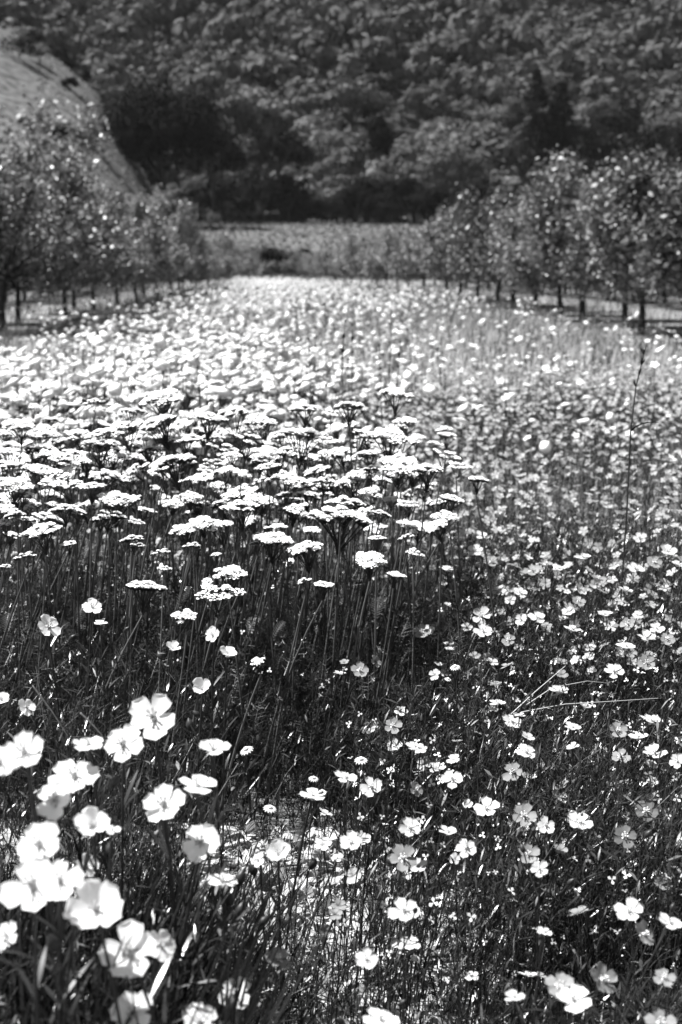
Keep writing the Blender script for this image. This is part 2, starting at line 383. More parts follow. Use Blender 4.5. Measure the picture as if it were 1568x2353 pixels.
for i, (px, py, wd, hg, lab) in enumerate([(45, 140, 6, 3, 'dark round bush high on the pale slope at left'), (162, 208, 2.6, 1.6, 'small dark bush alone on the pale grass slope'),
        (92, 150, 3.4, 3, 'pale bush beside the dark round bush on the slope'), (268, 205, 3, 4, 'pale topped small tree at the right edge of the pale slope'),
        (235, 225, 3, 2, 'low dark bush near the right edge of the pale slope'), (130, 340, 4, 3, 'dark bush at the foot of the pale slope above the orchard'),
        (215, 350, 5, 3.5, 'larger dark bush at the foot of the pale slope near the oak')]):
    hit = None
    d = ray(px, py)
    for s_ in np.arange(95, 300, .5):
        if CAM_H+d.z*s_/d.y < float(terrain(d.x*s_/d.y, s_)): hit = (d.x*s_/d.y, s_); break
    if not hit: hit = (d.x*228/d.y, 228)
    o = link('bush', None, None, (hit[0], hit[1], float(terrain(*hit))-.2)); tag(o, lab, 'bush', 'bushes on the pale slope')
    link('stem', trunk_mesh(hg*.7, .08, i), o); link('crown', crown_mesh('crown', wd/2, hg, M['crown_pale' if 'pale ' in lab[:5] else 'crown_dark'], 10, 900, .3, 120+i), o, (0, 0, .1))
for i in range(46):
    x = random.uniform(-62, -20); y = 229+random.gauss(0, 2.5) if i < 34 else random.uniform(150, 225); s_ = random.uniform(.25, .6) if i < 34 else random.uniform(.12, .3)
    o = link('bush', None, None, (x, y, float(terrain(x, y))-.1), (0, 0, random.uniform(0, 6)), s_)
    tag(o, '%s scrubby bush on the %s of the pale slope' % ('pale' if i % 3 == 0 else 'dark', 'upper edge' if i < 34 else 'open face'), 'bush', 'scrub along the pale slope')
    link('stem', TRK, o); link('crown', HILLC[4+i % 3] if i % 3 == 0 else DARKC[i % 3], o)
def conifer(px, ptop, pbase, Y, wpx, dens, label, seed):
    b = at(px, pbase, Y); t = at(px, ptop, Y); H = t.z-b.z; W = wpx*.435*Y/FPX/2
    o = link('conifer', None, None, (b.x, Y, b.z)); tag(o, label, 'conifer tree'); a = Acc(); lf = Acc(); r = random.Random(seed)
    tube([(0, 0, -1), (0, 0, H*.5), (0, 0, H)], [.28, .18, .03], 7, a); P = []
    z = H*.1
    while z < H*.99:
        rad = W*(min(1, (1-z/H)*1.7+.12))*r.uniform(.6, 1.1)
        for k in range(7):
            th = r.uniform(0, 6.3); e = Vector((math.cos(th)*rad, math.sin(th)*rad, z-rad*.15)); tube([(0, 0, z), e], [.05, .015], 4, a)
            for q in range(int(dens)):
                u = r.uniform(.25, 1); P.append((e.x*u+r.gauss(0, .22), e.y*u+r.gauss(0, .22), z+(e.z-z)*u+r.gauss(0, .16)))
        z += H*.035
    leaf_quads(np.array(P), np.full(len(P), .5), lf)
    link('trunk', a.mesh('trunk', M['bark']), o); link('crown', lf.mesh('crown', M['conifer'], smooth=False), o)
conifer(1230, 158, 420, 229, 90, 30, 'tallest thin dark conifer with gappy branches above the right orchard', 1)
conifer(1284, 190, 410, 230, 100, 60, 'dense dark conifer just right of the tallest thin one', 2)
conifer(872, 272, 352, 229, 54, 60, 'small dark cone shaped tree on the pale hillside clearing', 3)
# low shrubs and banks in the far meadow
for i, (px, py, Y, wd, hg, m, lab) in enumerate([(575, 575, 128, 3.0, 1.1, 'crown_dark', 'low dark shrub at the left end of the bank beyond the path'),
        (640, 590, 122, 4.2, 1.3, 'crown_dark', 'widest dark shrub in the bank beyond the path'), (705, 582, 128, 3.2, .9, 'crown_dark', 'flat dark shrub at the right of the bank beyond the path'),
        (480, 478, 196, 9, 1.6, 'crown_dark', 'long low dark hedge at the left rim of the far meadow'), (560, 485, 200, 8, 1.4, 'crown_dark', 'low dark hedge between the far meadow and the tree line'),
        (655, 622, 104, 4, .9, 'crown_oak', 'low grey bush closing the far end of the path')]):
    b = at(px, py, Y); o = link('shrub', None, None, (b.x, Y, float(terrain(b.x, Y))-.1)); tag(o, lab, 'shrub', 'shrubs in the far meadow')
    link('stem', trunk_mesh(hg*.7, .06, i), o); link('crown', crown_mesh('crown', wd/2, hg*1.3, M[m], 12, 1200, .22, 150+i), o)
n = 14000; yy = rng.uniform(100, 230, n); xx = rng.uniform(-.16, .14, n)*yy
P = np.stack([xx, yy, terrain(xx, yy)+rng.uniform(0, .35, n)], 1); a = Acc(); leaf_quads(P, rng.uniform(.2, .5, n), a, .8)
M['tussock'] = mat('meadow_tussock', .11, .5, .7, .2, .2)
tag(link('meadow_tussocks', a.mesh('meadow_tussocks', M['tussock'], smooth=False)), 'mottled low growth over the rising far meadow', 'ground cover', kind='stuff')

# ------------------------------------------------------------------ flower field: stuff
def wedge(n, y0, y1, l=-.36, r=.36):
    y = np.sqrt(rng.uniform(y0*y0, y1*y1, n)); k = rng.uniform(l, r, n); return k*y, y
def clumpiness(x, y, s, seed): return np.array([noise.noise(Vector((a*s, b*s, seed))) for a, b in zip(x, y)])
def flax_stems(acc, lacc, x, y, H, leaves, lean=.12, sw=.0022, lw=.0028, ll=.028, seg=3):
    n = len(x); p0 = np.stack([x, y, np.zeros(n)], 1)
    lv = np.stack([rng.normal(lean*.6, lean, n), rng.normal(0, lean, n), np.ones(n)], 1)
    p2 = p0 + lv*H[:, None]; p1 = p0 + np.stack([rng.normal(0, .02, n), rng.normal(0, .02, n), H*.6], 1)
    ribbons(p0, p1, p2, np.full(n, sw), seg, None, .4, acc)
    if leaves:
        t = rng.uniform(.15, .98, (n, leaves))[..., None]
        B = (1-t)**2*p0[:, None]+2*t*(1-t)*p1[:, None]+t*t*p2[:, None]; B = B.reshape(-1, 3); m = len(B)
        a = rng.uniform(0, 2*PI, m); el = rng.uniform(.25, 1.3, m); L = rng.uniform(.6, 1.4, m)*ll
        d = np.stack([np.cos(a)*np.cos(el), np.sin(a)*np.cos(el), np.sin(el)], 1)
        s = np.stack([-np.sin(a), np.cos(a), rng.uniform(-.4, .4, m)], 1)
        ribbons(B, B+d*L[:, None]*.55, B+d*L[:, None]+np.array([0, 0, -1])*L[:, None]*.18, rng.uniform(.7, 1.4, m)*lw, 2, s, .1, lacc, belly=True)
    return p2
def field_flowers(acc, P, size, up=1.6, k=5):
    """small cupped five petalled flowers, each petal one quad"""
    n = len(P); nn = nrm(np.stack([rng.normal(0, .5, n), rng.normal(-.35, .5, n), np.full(n, up*.6)], 1))
    a = nrm(np.cross(nn, rng.normal(size=(n, 3)))); b = np.cross(nn, a)
    Vs = []
    for i in range(k):
        th = 2*PI*i/k+rng.normal(0, .08, n)
        def pt(da, rad, h):
            c = np.cos(th+da)[:, None]; s = np.sin(th+da)[:, None]
            return P+(a*c+b*s)*(size*rad)[:, None]+nn*(size*h)[:, None]
        z = np.zeros(n)
        Vs += [P, pt(-.5, .75, .13), pt(0, 1.0, .10+rng.normal(0, .06, n)), pt(.5, .75, .13)]
    V = np.stack(Vs, 1).reshape(-1, 3); acc.add(V, np.arange(len(V)).reshape(-1, 4))
def field_heads(acc, P, size, k=7):
    """flat lumpy yarrow tops, low resolution, with a skirt so they have depth"""
    n = len(P); tilt = rng.normal(0, .35, (n, 2)); V = [P+np.stack([rng.normal(0, .2, n), rng.normal(-.1, .2, n), rng.uniform(.25, .7, n)], 1)*size[:, None]]
    for i in range(k):
        th = 2*PI*i/k; r_ = size*rng.uniform(.6, 1.3, n); c, s = math.cos(th), math.sin(th)
        V.append(P+np.stack([c*r_, s*r_, (tilt[:, 0]*c+(tilt[:, 1]+.25)*s)*r_], 1))
    V.append(P-np.array([0, 0, 1])*(size*.12)[:, None])
    V = np.stack(V, 1); T = [[0, 1+i, 1+(i+1) % k] for i in range(k)]+[[k+1, 1+(i+1) % k, 1+i] for i in range(k)]
    T = (np.arange(n)[:, None, None]*(k+2)+np.array(T)[None]).reshape(-1, 3); acc.add(V.reshape(-1, 3), None, T)

st = Acc(); lf = Acc(); fl = Acc()
# near right: dense flax, 1.3 - 5 m
def dens_near(x, y):
    k = x/y; d = np.ones(len(x))
    gap = (k > -.075) & (k < .05) & (y < 2.95); d[gap] = .5
    d[(k > -.12) & (k < .05) & (y > 2.3) & (y < 2.95)] = .07
    d[(k <= -.12) & (y > 2.15) & (y < 2.95)] = .35
    d[(k < .13) & (y > 2.95) & (y < 4.4)] = .7
    d[(y < 1.45)] = .0
    return d
x, y = wedge(26000, 1.45, 4.9); keep = rng.random(len(x)) < dens_near(x, y)*np.clip(.68+1.9*clumpiness(x, y, 2.4, 1), .1, 1); x = x[keep]; y = y[keep]
k_ = x/y; H = rng.uniform(.24, .42, len(x)); H = np.where((k_ > -.075) & (k_ < .05) & (y < 2.95), H*.55, H); H = np.where(k_ < -.08, np.minimum(H*1.35, .55), H); H = np.where((k_ < .12) & (y > 2.9), rng.uniform(.1, .26, len(x)), H)
H = np.where(y < 2.0, np.minimum(H, CAM_H-np.where(k_ < -.08, .44, .52)*y-.06+rng.uniform(-.12, .06, len(x))), H); H = np.maximum(H, .1)
flax_stems(st, lf, x, y, H, 14, .16, lw=.0034)
print('near stems', len(x))
pl = Acc(); k2 = rng.random(len(x)) < np.where((k_ < .12) & (y > 2.3), .06, .5)
flax_stems(pl, pl, x[k2]+.01, y[k2]+.01, H[k2]*.98, 3, .16, sw=.0012, lw=.0046, ll=.024)
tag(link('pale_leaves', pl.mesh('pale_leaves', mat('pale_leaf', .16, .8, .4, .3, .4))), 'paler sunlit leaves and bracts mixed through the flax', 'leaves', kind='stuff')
x3, y3 = wedge(5200, 1.9, 5.0); kk = (rng.random(len(x3)) < dens_near(x3, y3)) & ((x3/y3 > .12) | ((x3/y3 > .02) & (y3 < 2.9)) | (rng.random(len(x3)) < .22)); x3, y3 = x3[kk], y3[kk]; n3 = len(x3)
sf = Acc(); field_flowers(sf, np.stack([x3, y3, rng.uniform(.16, .38, n3)], 1), rng.uniform(.003, .009, n3), .8, 3)
tag(link('small_petals', sf.mesh('small_petals', M['farflower'])), 'tiny pale petals and buds caught among the leaves', 'petals', kind='stuff')
tag(link('flax_stems', st.mesh('flax_stems', M['stem'])), 'dense thin green flax stems filling the foreground', 'stems', kind='stuff')
tag(link('flax_leaves', lf.mesh('flax_leaves', M['leaf'])), 'narrow glossy leaves crowding the flax stems', 'leaves', kind='stuff')
# near grass: loose curved blades
g = Acc(); x, y = wedge(12000, 1.5, 5.2); keep = rng.random(len(x)) < dens_near(x, y)+.1; x = x[keep]; y = y[keep]; n = len(x)
p0 = np.stack([x, y, np.zeros(n)], 1); L = rng.uniform(.1, .38, n); L = np.where(y < 2, np.minimum(L, np.maximum(CAM_H-.56*y-.1, .08)), L)
d = nrm(np.stack([rng.normal(.1, .3, n), rng.normal(0, .3, n), np.ones(n)], 1)); bend = np.stack([rng.normal(.2, .4, n), rng.normal(0, .4, n), -rng.uniform(0, .5, n)], 1)
ribbons(p0, p0+d*L[:, None]*.6, p0+d*L[:, None]+bend*L[:, None]*.4, rng.uniform(.002, .005, n), 4, None, .05, g)
n = 2200; y = rng.uniform(1.7, 3.6, n); x = rng.uniform(-.34, .36, n)*y; keep = rng.random(n) < dens_near(x, y)+.12; x, y = x[keep], y[keep]; n = len(x)
p0 = np.stack([x, y, np.zeros(n)], 1); L = np.minimum(rng.uniform(.25, .52, n), CAM_H-.44*y-.03+(y > 2)*.5)
d = nrm(np.stack([rng.normal(.18, .2, n), rng.normal(0, .2, n), np.ones(n)], 1)); bn = np.stack([rng.normal(.3, .35, n), rng.normal(-.05, .3, n), -rng.uniform(.1, .6, n)], 1)
ribbons(p0, p0+d*L[:, None]*.75, p0+d*L[:, None]+bn*L[:, None]*.5, rng.uniform(.0018, .004, n), 6, None, .05, g)
n = 1500; y = rng.uniform(1.32, 2.05, n); x = rng.uniform(-.34, -.06, n)*y; p0 = np.stack([x, y, np.zeros(n)], 1); L = np.minimum(rng.uniform(.25, .58, n), CAM_H-.42*y-.03)
d = nrm(np.stack([rng.normal(.08, .15, n), rng.normal(0, .15, n), np.ones(n)], 1)); ribbons(p0, p0+d*L[:, None]*.6, p0+d*L[:, None]+np.stack([rng.normal(.03, .06, n), rng.normal(0, .05, n), np.zeros(n)], 1), rng.uniform(.004, .009, n), 4, None, .1, g, belly=True)
tag(link('grass', g.mesh('grass', M['blade'])), 'green grass blades growing among the flowers', 'grass', kind='stuff')
# litter: pale dry bits and fallen petals on the bare ground
a = Acc(); x, y = wedge(15000, 1.8, 2.95); n = len(x); P = np.stack([x, y, rng.uniform(.006, .03, n)], 1); leaf_quads(P, rng.uniform(.01, .045, n), a, 4.0)
x, y = wedge(1500, 1.9, 2.9); leaf_quads(np.stack([x, y, rng.uniform(.02, .06, len(x))], 1), rng.uniform(.035, .075, len(x)), a, 2.0)
x, y = wedge(3200, 1.8, 2.95); n = len(x); p0 = np.stack([x, y, rng.uniform(.008, .05, n)], 1); th = rng.uniform(0, 2*PI, n); L = rng.uniform(.03, .14, n)
e = p0+np.stack([np.cos(th)*L, np.sin(th)*L, rng.normal(0, .02, n)], 1); e[:, 2] = np.maximum(e[:, 2], .008); ribbons(p0, (p0+e)/2+np.array([0, 0, .01]), e, rng.uniform(.0015, .004, n), 3, None, .5, a)
tag(link('leaf_litter', a.mesh('leaf_litter', M['dry'], smooth=False)), 'pale straw and fallen petals strewn over the bare soil', 'litter', kind='stuff')
# low feathery yarrow foliage under the clump
def feather(n, x, y, z, L, acc):
    a = rng.uniform(0, 2*PI, n); el = rng.uniform(.4, 1.3, n); d = np.stack([np.cos(a)*np.cos(el), np.sin(a)*np.cos(el), np.sin(el)], 1)
    p0 = np.stack([x, y, z], 1); p2 = p0+d*L[:, None]; side = np.stack([-np.sin(a), np.cos(a), np.zeros(n)], 1)
    ribbons(p0, (p0+p2)/2+np.array([0, 0, .01]), p2, np.full(n, .0018), 2, side, .3, acc)
    for j in range(9):
        t = (j+1.5)/11; c = p0+(p2-p0)*t; ll = L*.16*math.sin(t*PI)+.004
        for sg in (-1, 1):
            e = c+(side*sg+d*.6+rng.normal(0, .25, (n, 3)))*ll[:, None]; ribbons(c, (c+e)/2, e, np.full(n, .0012), 1, d, .3, acc)
fa = Acc(); x, y = wedge(5200, 2.95, 4.4, -.36, .14); n = len(x); feather(n, x, y, rng.uniform(0, .42, n)**1.2, rng.uniform(.06, .16, n), fa)
tag(link('yarrow_foliage', fa.mesh('yarrow_foliage', M['fern'])), 'dark feathery yarrow foliage low in the clump', 'leaves', kind='stuff')
# mid field 4.9 - 11 m
st = Acc(); fl = Acc(); fx = Acc(); hd = Acc()
x, y = wedge(26000, 4.9, 12, -.36, .36); n = len(x); H = rng.uniform(.22, .42, n)
lfm = Acc(); flax_stems(st, lfm, x, y, H, 2, .15, .003, .005, .035, 2)
# far field 11 - 95 m, between the orchard rows
x2, y2 = wedge(60000, 11.5, 70, -.38, .38); k5 = (rng.random(len(x2)) < np.where((x2 > 6-np.maximum(y2-42, 0)*.09) | (x2 < -4.6+np.maximum(y2-36, 0)*.05), .35, 1)); x2, y2 = x2[k5], y2[k5]; flax_stems(lfm, lfm, x2, y2, rng.uniform(.15, .4, len(x2)), 0, .3, .012, .01, .05, 2)
tag(link('field_stems', st.mesh('field_stems', M['stem'])), 'stems of the flower field behind the yarrow clump', 'stems', kind='stuff')
tag(link('field_grass', lfm.mesh('field_grass', M['farblade'])), 'soft green growth of the flower field reaching to the orchard', 'grass', kind='stuff')
# flowers of the mid and far field
def whiteness(x, y):
    k = x/y; return np.clip(.95-smooth(-.10, .14, k-.006*np.maximum(y-9, 0))*1.0, .05, 1)
x, y = wedge(14000, 3.3, 12, -.36, .36)
wmask = rng.random(len(x)) < whiteness(x, y)*.85
fm = (~wmask) & ((x/y < .14) | (rng.random(len(x)) < np.interp(y, [4, 9], [.55, .9]))) & ((x/y > .15) | (y > 4.6)); xs, ys = x[fm], y[fm]; n = len(xs)
field_flowers(fx, np.stack([xs, ys, rng.uniform(.27, .42, n)], 1), rng.uniform(.011, .022, n))
xs, ys = x[wmask & (y > 5.6)], y[wmask & (y > 5.6)]; n = len(xs); hz = rng.uniform(.32, .66, n); 
hz = hz*np.clip(1+.5*clumpiness(xs, ys, .9, 21), .6, 1.25); fh = rng.random(n) < .55; PP = np.stack([xs, ys, hz], 1); field_heads(hd, PP[fh], .018+.034*rng.random(fh.sum())**2); field_flowers(hd, PP[~fh], rng.uniform(.014, .030, (~fh).sum())) 
p0 = np.stack([xs, ys, np.zeros(n)], 1); p2 = np.stack([xs, ys, hz], 1); ya = Acc(); ribbons(p0, (p0+p2)/2+rng.normal(0, .02, (n, 3)), p2, np.full(n, .005), 2, None, .6, ya)
x, y = wedge(42000, 12, 75, -.38, .38); c = clumpiness(x, y, .25, 9); keep = (c > rng.uniform(-.5, .5, len(x))-.15) & (x > -4.4+1.2*np.sin(y*.4)*(y < 40)+np.maximum(y-36, 0)*.055) & (x < 5.4+.5*np.sin(y*.7)-np.maximum(y-36, 0)*.12) & ((x > -2.5) | (rng.random(len(x)) < .3)) & ((x < 2.5) | (rng.random(len(x)) < .6)); x, y = x[keep], y[keep]
wm = rng.random(len(x)) < whiteness(x, y)*.9+.15; n = wm.sum()
field_heads(hd, np.stack([x[wm], y[wm], rng.uniform(.2, .5, n)], 1), rng.uniform(.02, .06, n), 5); n = (~wm).sum()
field_flowers(fx, np.stack([x[~wm], y[~wm], rng.uniform(.2, .42, n)], 1), rng.uniform(.014, .03, n), k=4)
tag(link('field_yarrow', hd.mesh('field_yarrow', M['farflower'])), 'white flower heads massed over the field behind the clump', 'flowers', kind='stuff')
tag(link('field_yarrow_stems', ya.mesh('field_yarrow_stems', M['stem'])), 'thin stems below the massed white flower heads', 'stems', kind='stuff')
tag(link('field_flax', fx.mesh('field_flax', M['farflax'])), 'small pale flax flowers dotted over the field on the right', 'flowers', kind='stuff')

# ------------------------------------------------------------------ yarrow individuals
def yarrow_head(seed, nc=15, ell=1.0, gap=0.0):
    global rng; keep = rng; rng = np.random.default_rng(seed); r = random.Random(seed); Rr = .045
    F = Acc(); B = Acc(); cl = []
    for i in range(nc):
        rad = Rr*.86*math.sqrt((i+.4)/nc); th = i*2.39996+r.uniform(-.25, .25)
        if r.random() < gap: continue
        cx, cy = rad*math.cos(th)*1.08, rad*math.sin(th)*ell; cz = .070-.017*(rad/Rr)**2+r.uniform(-.0055, .0055)
        cl.append((cx, cy, cz, r.uniform(.008, .0165)))
    forks = [(0, 0, 0), (r.uniform(-.004, .004), 0, .012)]
    for cx, cy, cz, cr in cl:
        f = random.choice(forks); m = ((cx*.45), cy*.45, f[2]+(cz-f[2])*.45)
        tube(bez(f, m, (cx, cy, cz-.006), 4), [.0016, .0013, .0011, .0010, .0011], 4, B)
        k = 6; V = [(cx, cy, cz-.009)]+[(cx+cr*.85*math.cos(2*PI*q/k), cy+cr*.85*math.sin(2*PI*q/k), cz-.0015) for q in range(k)]
        B.add(V, None, [[0, 1+q, 1+(q+1) % k] for q in range(k)])
        nf = 19
        for j in range(nf):
            rr = cr*math.sqrt((j+.5)/nf); a = j*2.4; fx_, fy_ = cx+rr*math.cos(a), cy+rr*math.sin(a)
            fz = cz+.0055*(1-(rr/cr)**2)+r.uniform(-.001, .0012); fr = r.uniform(.0027, .0040); tl = Vector((r.gauss(0, .3), r.gauss(0, .3), 1)).normalized()
            u = tl.orthogonal().normalized(); v = tl.cross(u); c0 = Vector((fx_, fy_, fz)); V = [c0+tl*fr*.35]
            for q in range(6): V.append(c0+(u*math.cos(q*PI/3)+v*math.sin(q*PI/3))*fr*r.uniform(.8, 1.15))
            F.add([tuple(p) for p in V], None, [[0, 1+q, 1+(q+1) % 6] for q in range(6)])
    rng = keep
    return F.mesh('florets', M['yarrow'], smooth=False), B.mesh('pedicels', M['stem'])
YH = [yarrow_head(200, 17), yarrow_head(201, 19, .85), yarrow_head(202, 15, 1, .1), yarrow_head(203, 20, .9, .05), yarrow_head(204, 14, 1.1, .2), yarrow_head(205, 16, .8, .3)]
def yleaf(seed):
    global rng; keep = rng; rng = np.random.default_rng(seed); a = Acc(); one = np.array([0.])
    p0 = np.zeros((1, 3)); p2 = np.array([[.035, 0, .05]]); mid = np.array([[.012, 0, .035]])
    ribbons(p0, mid, p2, np.array([.003]), 4, np.array([[0, 1., 0]]), .3, a)
    for j in range(11):
        t = (j+1)/12; c = (1-t)**2*p0+2*t*(1-t)*mid+t*t*p2
        for sg in (-1, 1):
            ll = .013*math.sin(t*PI)+.003; e = c+np.array([[.35, sg, .5]])*ll; ribbons(c, (c+e)/2, e, np.array([.0018]), 1, nrm(p2), .3, a)
    rng = keep; return a.mesh('yarrow_leaf', M['leaf'])
YL = [yleaf(300+i) for i in range(3)]
def yarrow_plant(hp, width, label, group, leaves=4, var=None, detail=True):
    """hp: centre of the flower head in the world"""
    s = width/.088; H = hp.z-.060*s
    bx = hp.x+random.gauss(-.05, .07); by = hp.y+random.gauss(.0, .04)
    o = link('yarrow_plant', None, None, (bx, by, 0)); tag(o, label, 'yarrow', group)
    j = Vector((hp.x-bx, hp.y-by, H)); pts = bez((0, 0, -.01), (j.x*.35+random.gauss(0, .012), j.y*.35, H*.55), j, 7)
    link('stem', tube(pts, [.0030, .0029, .0028, .0026, .0025, .0023, .0021, .0019], 6 if detail else 4).mesh('stem', M['ystem']), o)
    F, B = random.choice(YH) if var is None else YH[var]
    rz = random.uniform(0, 6.3); tx, ty = random.gauss(.2, .08), random.gauss(0, .06)
    h = link('flower_head', F, o, j, (tx, ty, rz), s); h2 = link('pedicels', B, o, j, (tx, ty, rz), s)
    for k in range(leaves):
        t = .25+.6*(k+random.random())/max(leaves, 1); p = pts[min(int(t*7), 6)]
        link('leaf', random.choice(YL), o, p, (0, random.uniform(-.2, .3), random.uniform(0, 6.3)), random.uniform(.7, 1.25))
    return o
def ydist(py): return float(np.interp(py, [900, 1000, 1100, 1240, 1350, 1520], [4.15, 4.0, 3.6, 3.25, 3.02, 2.85]))
YAR = [ # px, py, width px, label
 (378, 912, 92, 'tall wide yarrow rising highest over the left half of the clump'),
 (908, 905, 78, 'tallest yarrow at the right of the clump, dome on a forked stem'),
 (803, 935, 70, 'tall domed yarrow left of the tallest right hand one'),
 (700, 940, 68, 'tall yarrow with an open fork at the middle back of the clump'),
 (218, 924, 42, 'small sparse dark stemmed yarrow standing alone at the back left'),
 (300, 948, 62, 'dark forked yarrow left of the wide highest left one'),
 (48, 975, 72, 'high yarrow near the left edge of the photo'),
 (935, 968, 56, 'smaller yarrow leaning right just below the tallest right hand one'),
 (475, 962, 76, 'open forked yarrow right of the wide highest left one'),
 (545, 952, 92, 'wide flat yarrow in the back row between two open forks'),
 (600, 972, 78, 'back row yarrow just right of the wide flat one'),
 (390, 968, 100, 'broad flat yarrow directly below the highest left one'),
 (300, 985, 90, 'broad yarrow below the dark forked one'),
 (688, 1003, 112, 'broadest lumpy yarrow at the centre back of the clump'),
 (820, 1000, 72, 'yarrow joined to the left side of the double right hand head'),
 (893, 1003, 112, 'large double yarrow head under the tallest right hand one'),
 (915, 1063, 95, 'large lumpy yarrow below the double right hand head'),
 (980, 1080, 78, 'yarrow sloping down right of the large lumpy right one'),
 (1015, 1045, 66, 'domed yarrow standing apart at the upper right of the clump'),
 (1050, 1070, 56, 'sparse yarrow behind the domed one at the upper right'),
 (1095, 1104, 50, 'lone small yarrow farthest right on a long leaning stem'),
 (412, 1062, 100, 'wide flat topped yarrow in front of the left back row'),
 (655, 1100, 86, 'arched yarrow at the middle of the clump'),
 (608, 1108, 56, 'yarrow touching the left end of the arched middle one'),
 (815, 1103, 72, 'thick domed yarrow right of the clump centre'),
 (790, 1157, 92, 'flat yarrow above the longest pale head at centre right'),
 (775, 1188, 132, 'longest flat yarrow low at centre right'),
 (165, 1092, 112, 'very wide yarrow in the left half above the dark stems'),
 (265, 1150, 96, 'flat ragged yarrow below the very wide left one'),
 (430, 1215, 66, 'left of the two rough yarrows at mid height'),
 (515, 1210, 76, 'right of the two rough yarrows at mid height'),
 (625, 1240, 86, 'ring shaped yarrow alone on a straight stem at the front middle'),
 (711, 1262, 86, 'drooping sparse yarrow right of the ring shaped one'),
 (525, 1315, 76, 'upper of the two stacked yarrows at the front'),
 (500, 1352, 106, 'lower and larger of the two stacked yarrows at the front'),
 (327, 1353, 92, 'smooth domed yarrow alone at the front left'),
 (430, 1411, 62, 'low ragged yarrow in front of the stacked pair'),
 (850, 1285, 78, 'ragged yarrow alone at the lower right front of the clump'),
 (905, 1322, 46, 'small yarrow just below the ragged lower right one'),
 (950, 1268, 42, 'small oval yarrow right of the ragged lower right one'),
 (940, 1235, 38, 'thin small yarrow above the small oval one'),
 (1030, 1148, 62, 'top of three stacked yarrows at the right edge of the clump'),
 (1020, 1185, 66, 'middle of three stacked yarrows at the right edge of the clump'),
 (1016, 1207, 60, 'bottom of three stacked yarrows at the right edge of the clump'),
 (742, 1346, 52, 'right part of the small drooping pair low at centre'),
 (705, 1335, 34, 'left part of the small drooping pair low at centre'),
 (600, 1520, 46, 'lowest yarrow, tiny head alone on a thin stem over black shade'),
 (105, 1218, 90, 'two lobed yarrow at the left below the crowded heads'),
 (62, 1279, 50, 'thin yarrow lowest at the left edge of the clump'),
 (30, 1110, 82, 'wide yarrow cut by the left edge of the photo'),
 (310, 1255, 40, 'tiny yarrow between dark stems left of centre'),
 (305, 1195, 38, 'tiny yarrow above the other tiny left of centre one'),
 (374, 1270, 42, 'small yarrow among dark stems in the left middle'),
 (375, 1302, 32, 'smallest yarrow just under the small left middle one'),
 (440, 1255, 42, 'small cupped yarrow below the left rough one'),
 (8, 1170, 60, 'yarrow at the left border above the stems'),
 (8, 1303, 26, 'lower small yarrow at the left border'),
]
SEMI = [(90, 1035, 80), (230, 1025, 90), (300, 1102, 52), (40, 1140, 70), (120, 1048, 80), (340, 1010, 90), (430, 1010, 70), (310, 1155, 42), (395, 1155, 46), (445, 1160, 50),
 (15, 1200, 52), (100, 1190, 70), (555, 1165, 88), (560, 1130, 80), (500, 1118, 60), (520, 1085, 70), (620, 1075, 60), (640, 1045, 90), (600, 1038, 70), (500, 1030, 70), (560, 1010, 86),
 (140, 1062, 70), (200, 1052, 70), (70, 1080, 60), (350, 1035, 60), (470, 1000, 70), (740, 1082, 64), (720, 1112, 60), (690, 1168, 60), (860, 1130, 56), (180, 1000, 70), (245, 995, 64), (110, 1005, 60), (20, 1040, 60), (30, 1075, 70),
 (585, 1195, 50), (520, 1160, 66), (660, 1140, 54), (745, 1140, 50), (240, 1090, 60), (210, 1120, 60), (60, 1160, 70), (150, 1170, 64), (200, 1165, 60), (330, 1075, 56), (480, 1065, 60), (740, 1010, 60), (760, 1040, 60), (850, 1045, 60), (590, 1250, 34), (930, 1200, 36), (870, 1180, 44), (160, 1250, 40), (230, 1195, 44), (470, 1095, 50), (20, 1230, 44), (500, 1275, 30)]
GY = 'yarrow plants of the foreground clump'
for i, (px, py, wpx, lab) in enumerate(YAR):
    Y = ydist(py); hp = at(px, py, Y); yarrow_plant(hp, max(.03, wpx*.435*Y/FPX), lab, GY, 5, 4 if wpx < 45 else None)
for i in range(60):
    SEMI.append((random.uniform(0, 980), random.uniform(1040, 1240), random.uniform(32, 62)))
for i, (px, py, wpx) in enumerate(SEMI):
    Y = ydist(py)+random.uniform(-.1, .25); hp = at(px, py, Y)
    part = 'far left' if px < 150 else 'left' if px < 330 else 'middle' if px < 560 else 'right' if px < 760 else 'far right'; row = 'back' if py < 1060 else 'middle' if py < 1150 else 'front'
    yarrow_plant(hp, wpx*.435*Y/FPX, '%s white yarrow crowded among others, %s rows at %s of clump' % ('narrow' if wpx < 50 else 'medium' if wpx < 70 else 'wide', row, part), GY, 3)
for i in range(180):  # plants filling in behind the clump
    k = random.uniform(-.30, .12); Y = random.uniform(4.1, 5.7)*(1 if k < .05 else .9); hz = random.uniform(.5, .72)
    yarrow_plant(Vector((k*Y, Y, hz)), random.uniform(.045, .095), 'soft %s %s white yarrow behind the clump, %s' % ('tall' if hz > .62 else 'low', 'distant' if Y > 4.9 else 'nearer', 'far left' if k < -.2 else 'left' if k < -.1 else 'middle' if k < 0 else 'right side'), 'blurred yarrows behind the clump', 1, None, False)

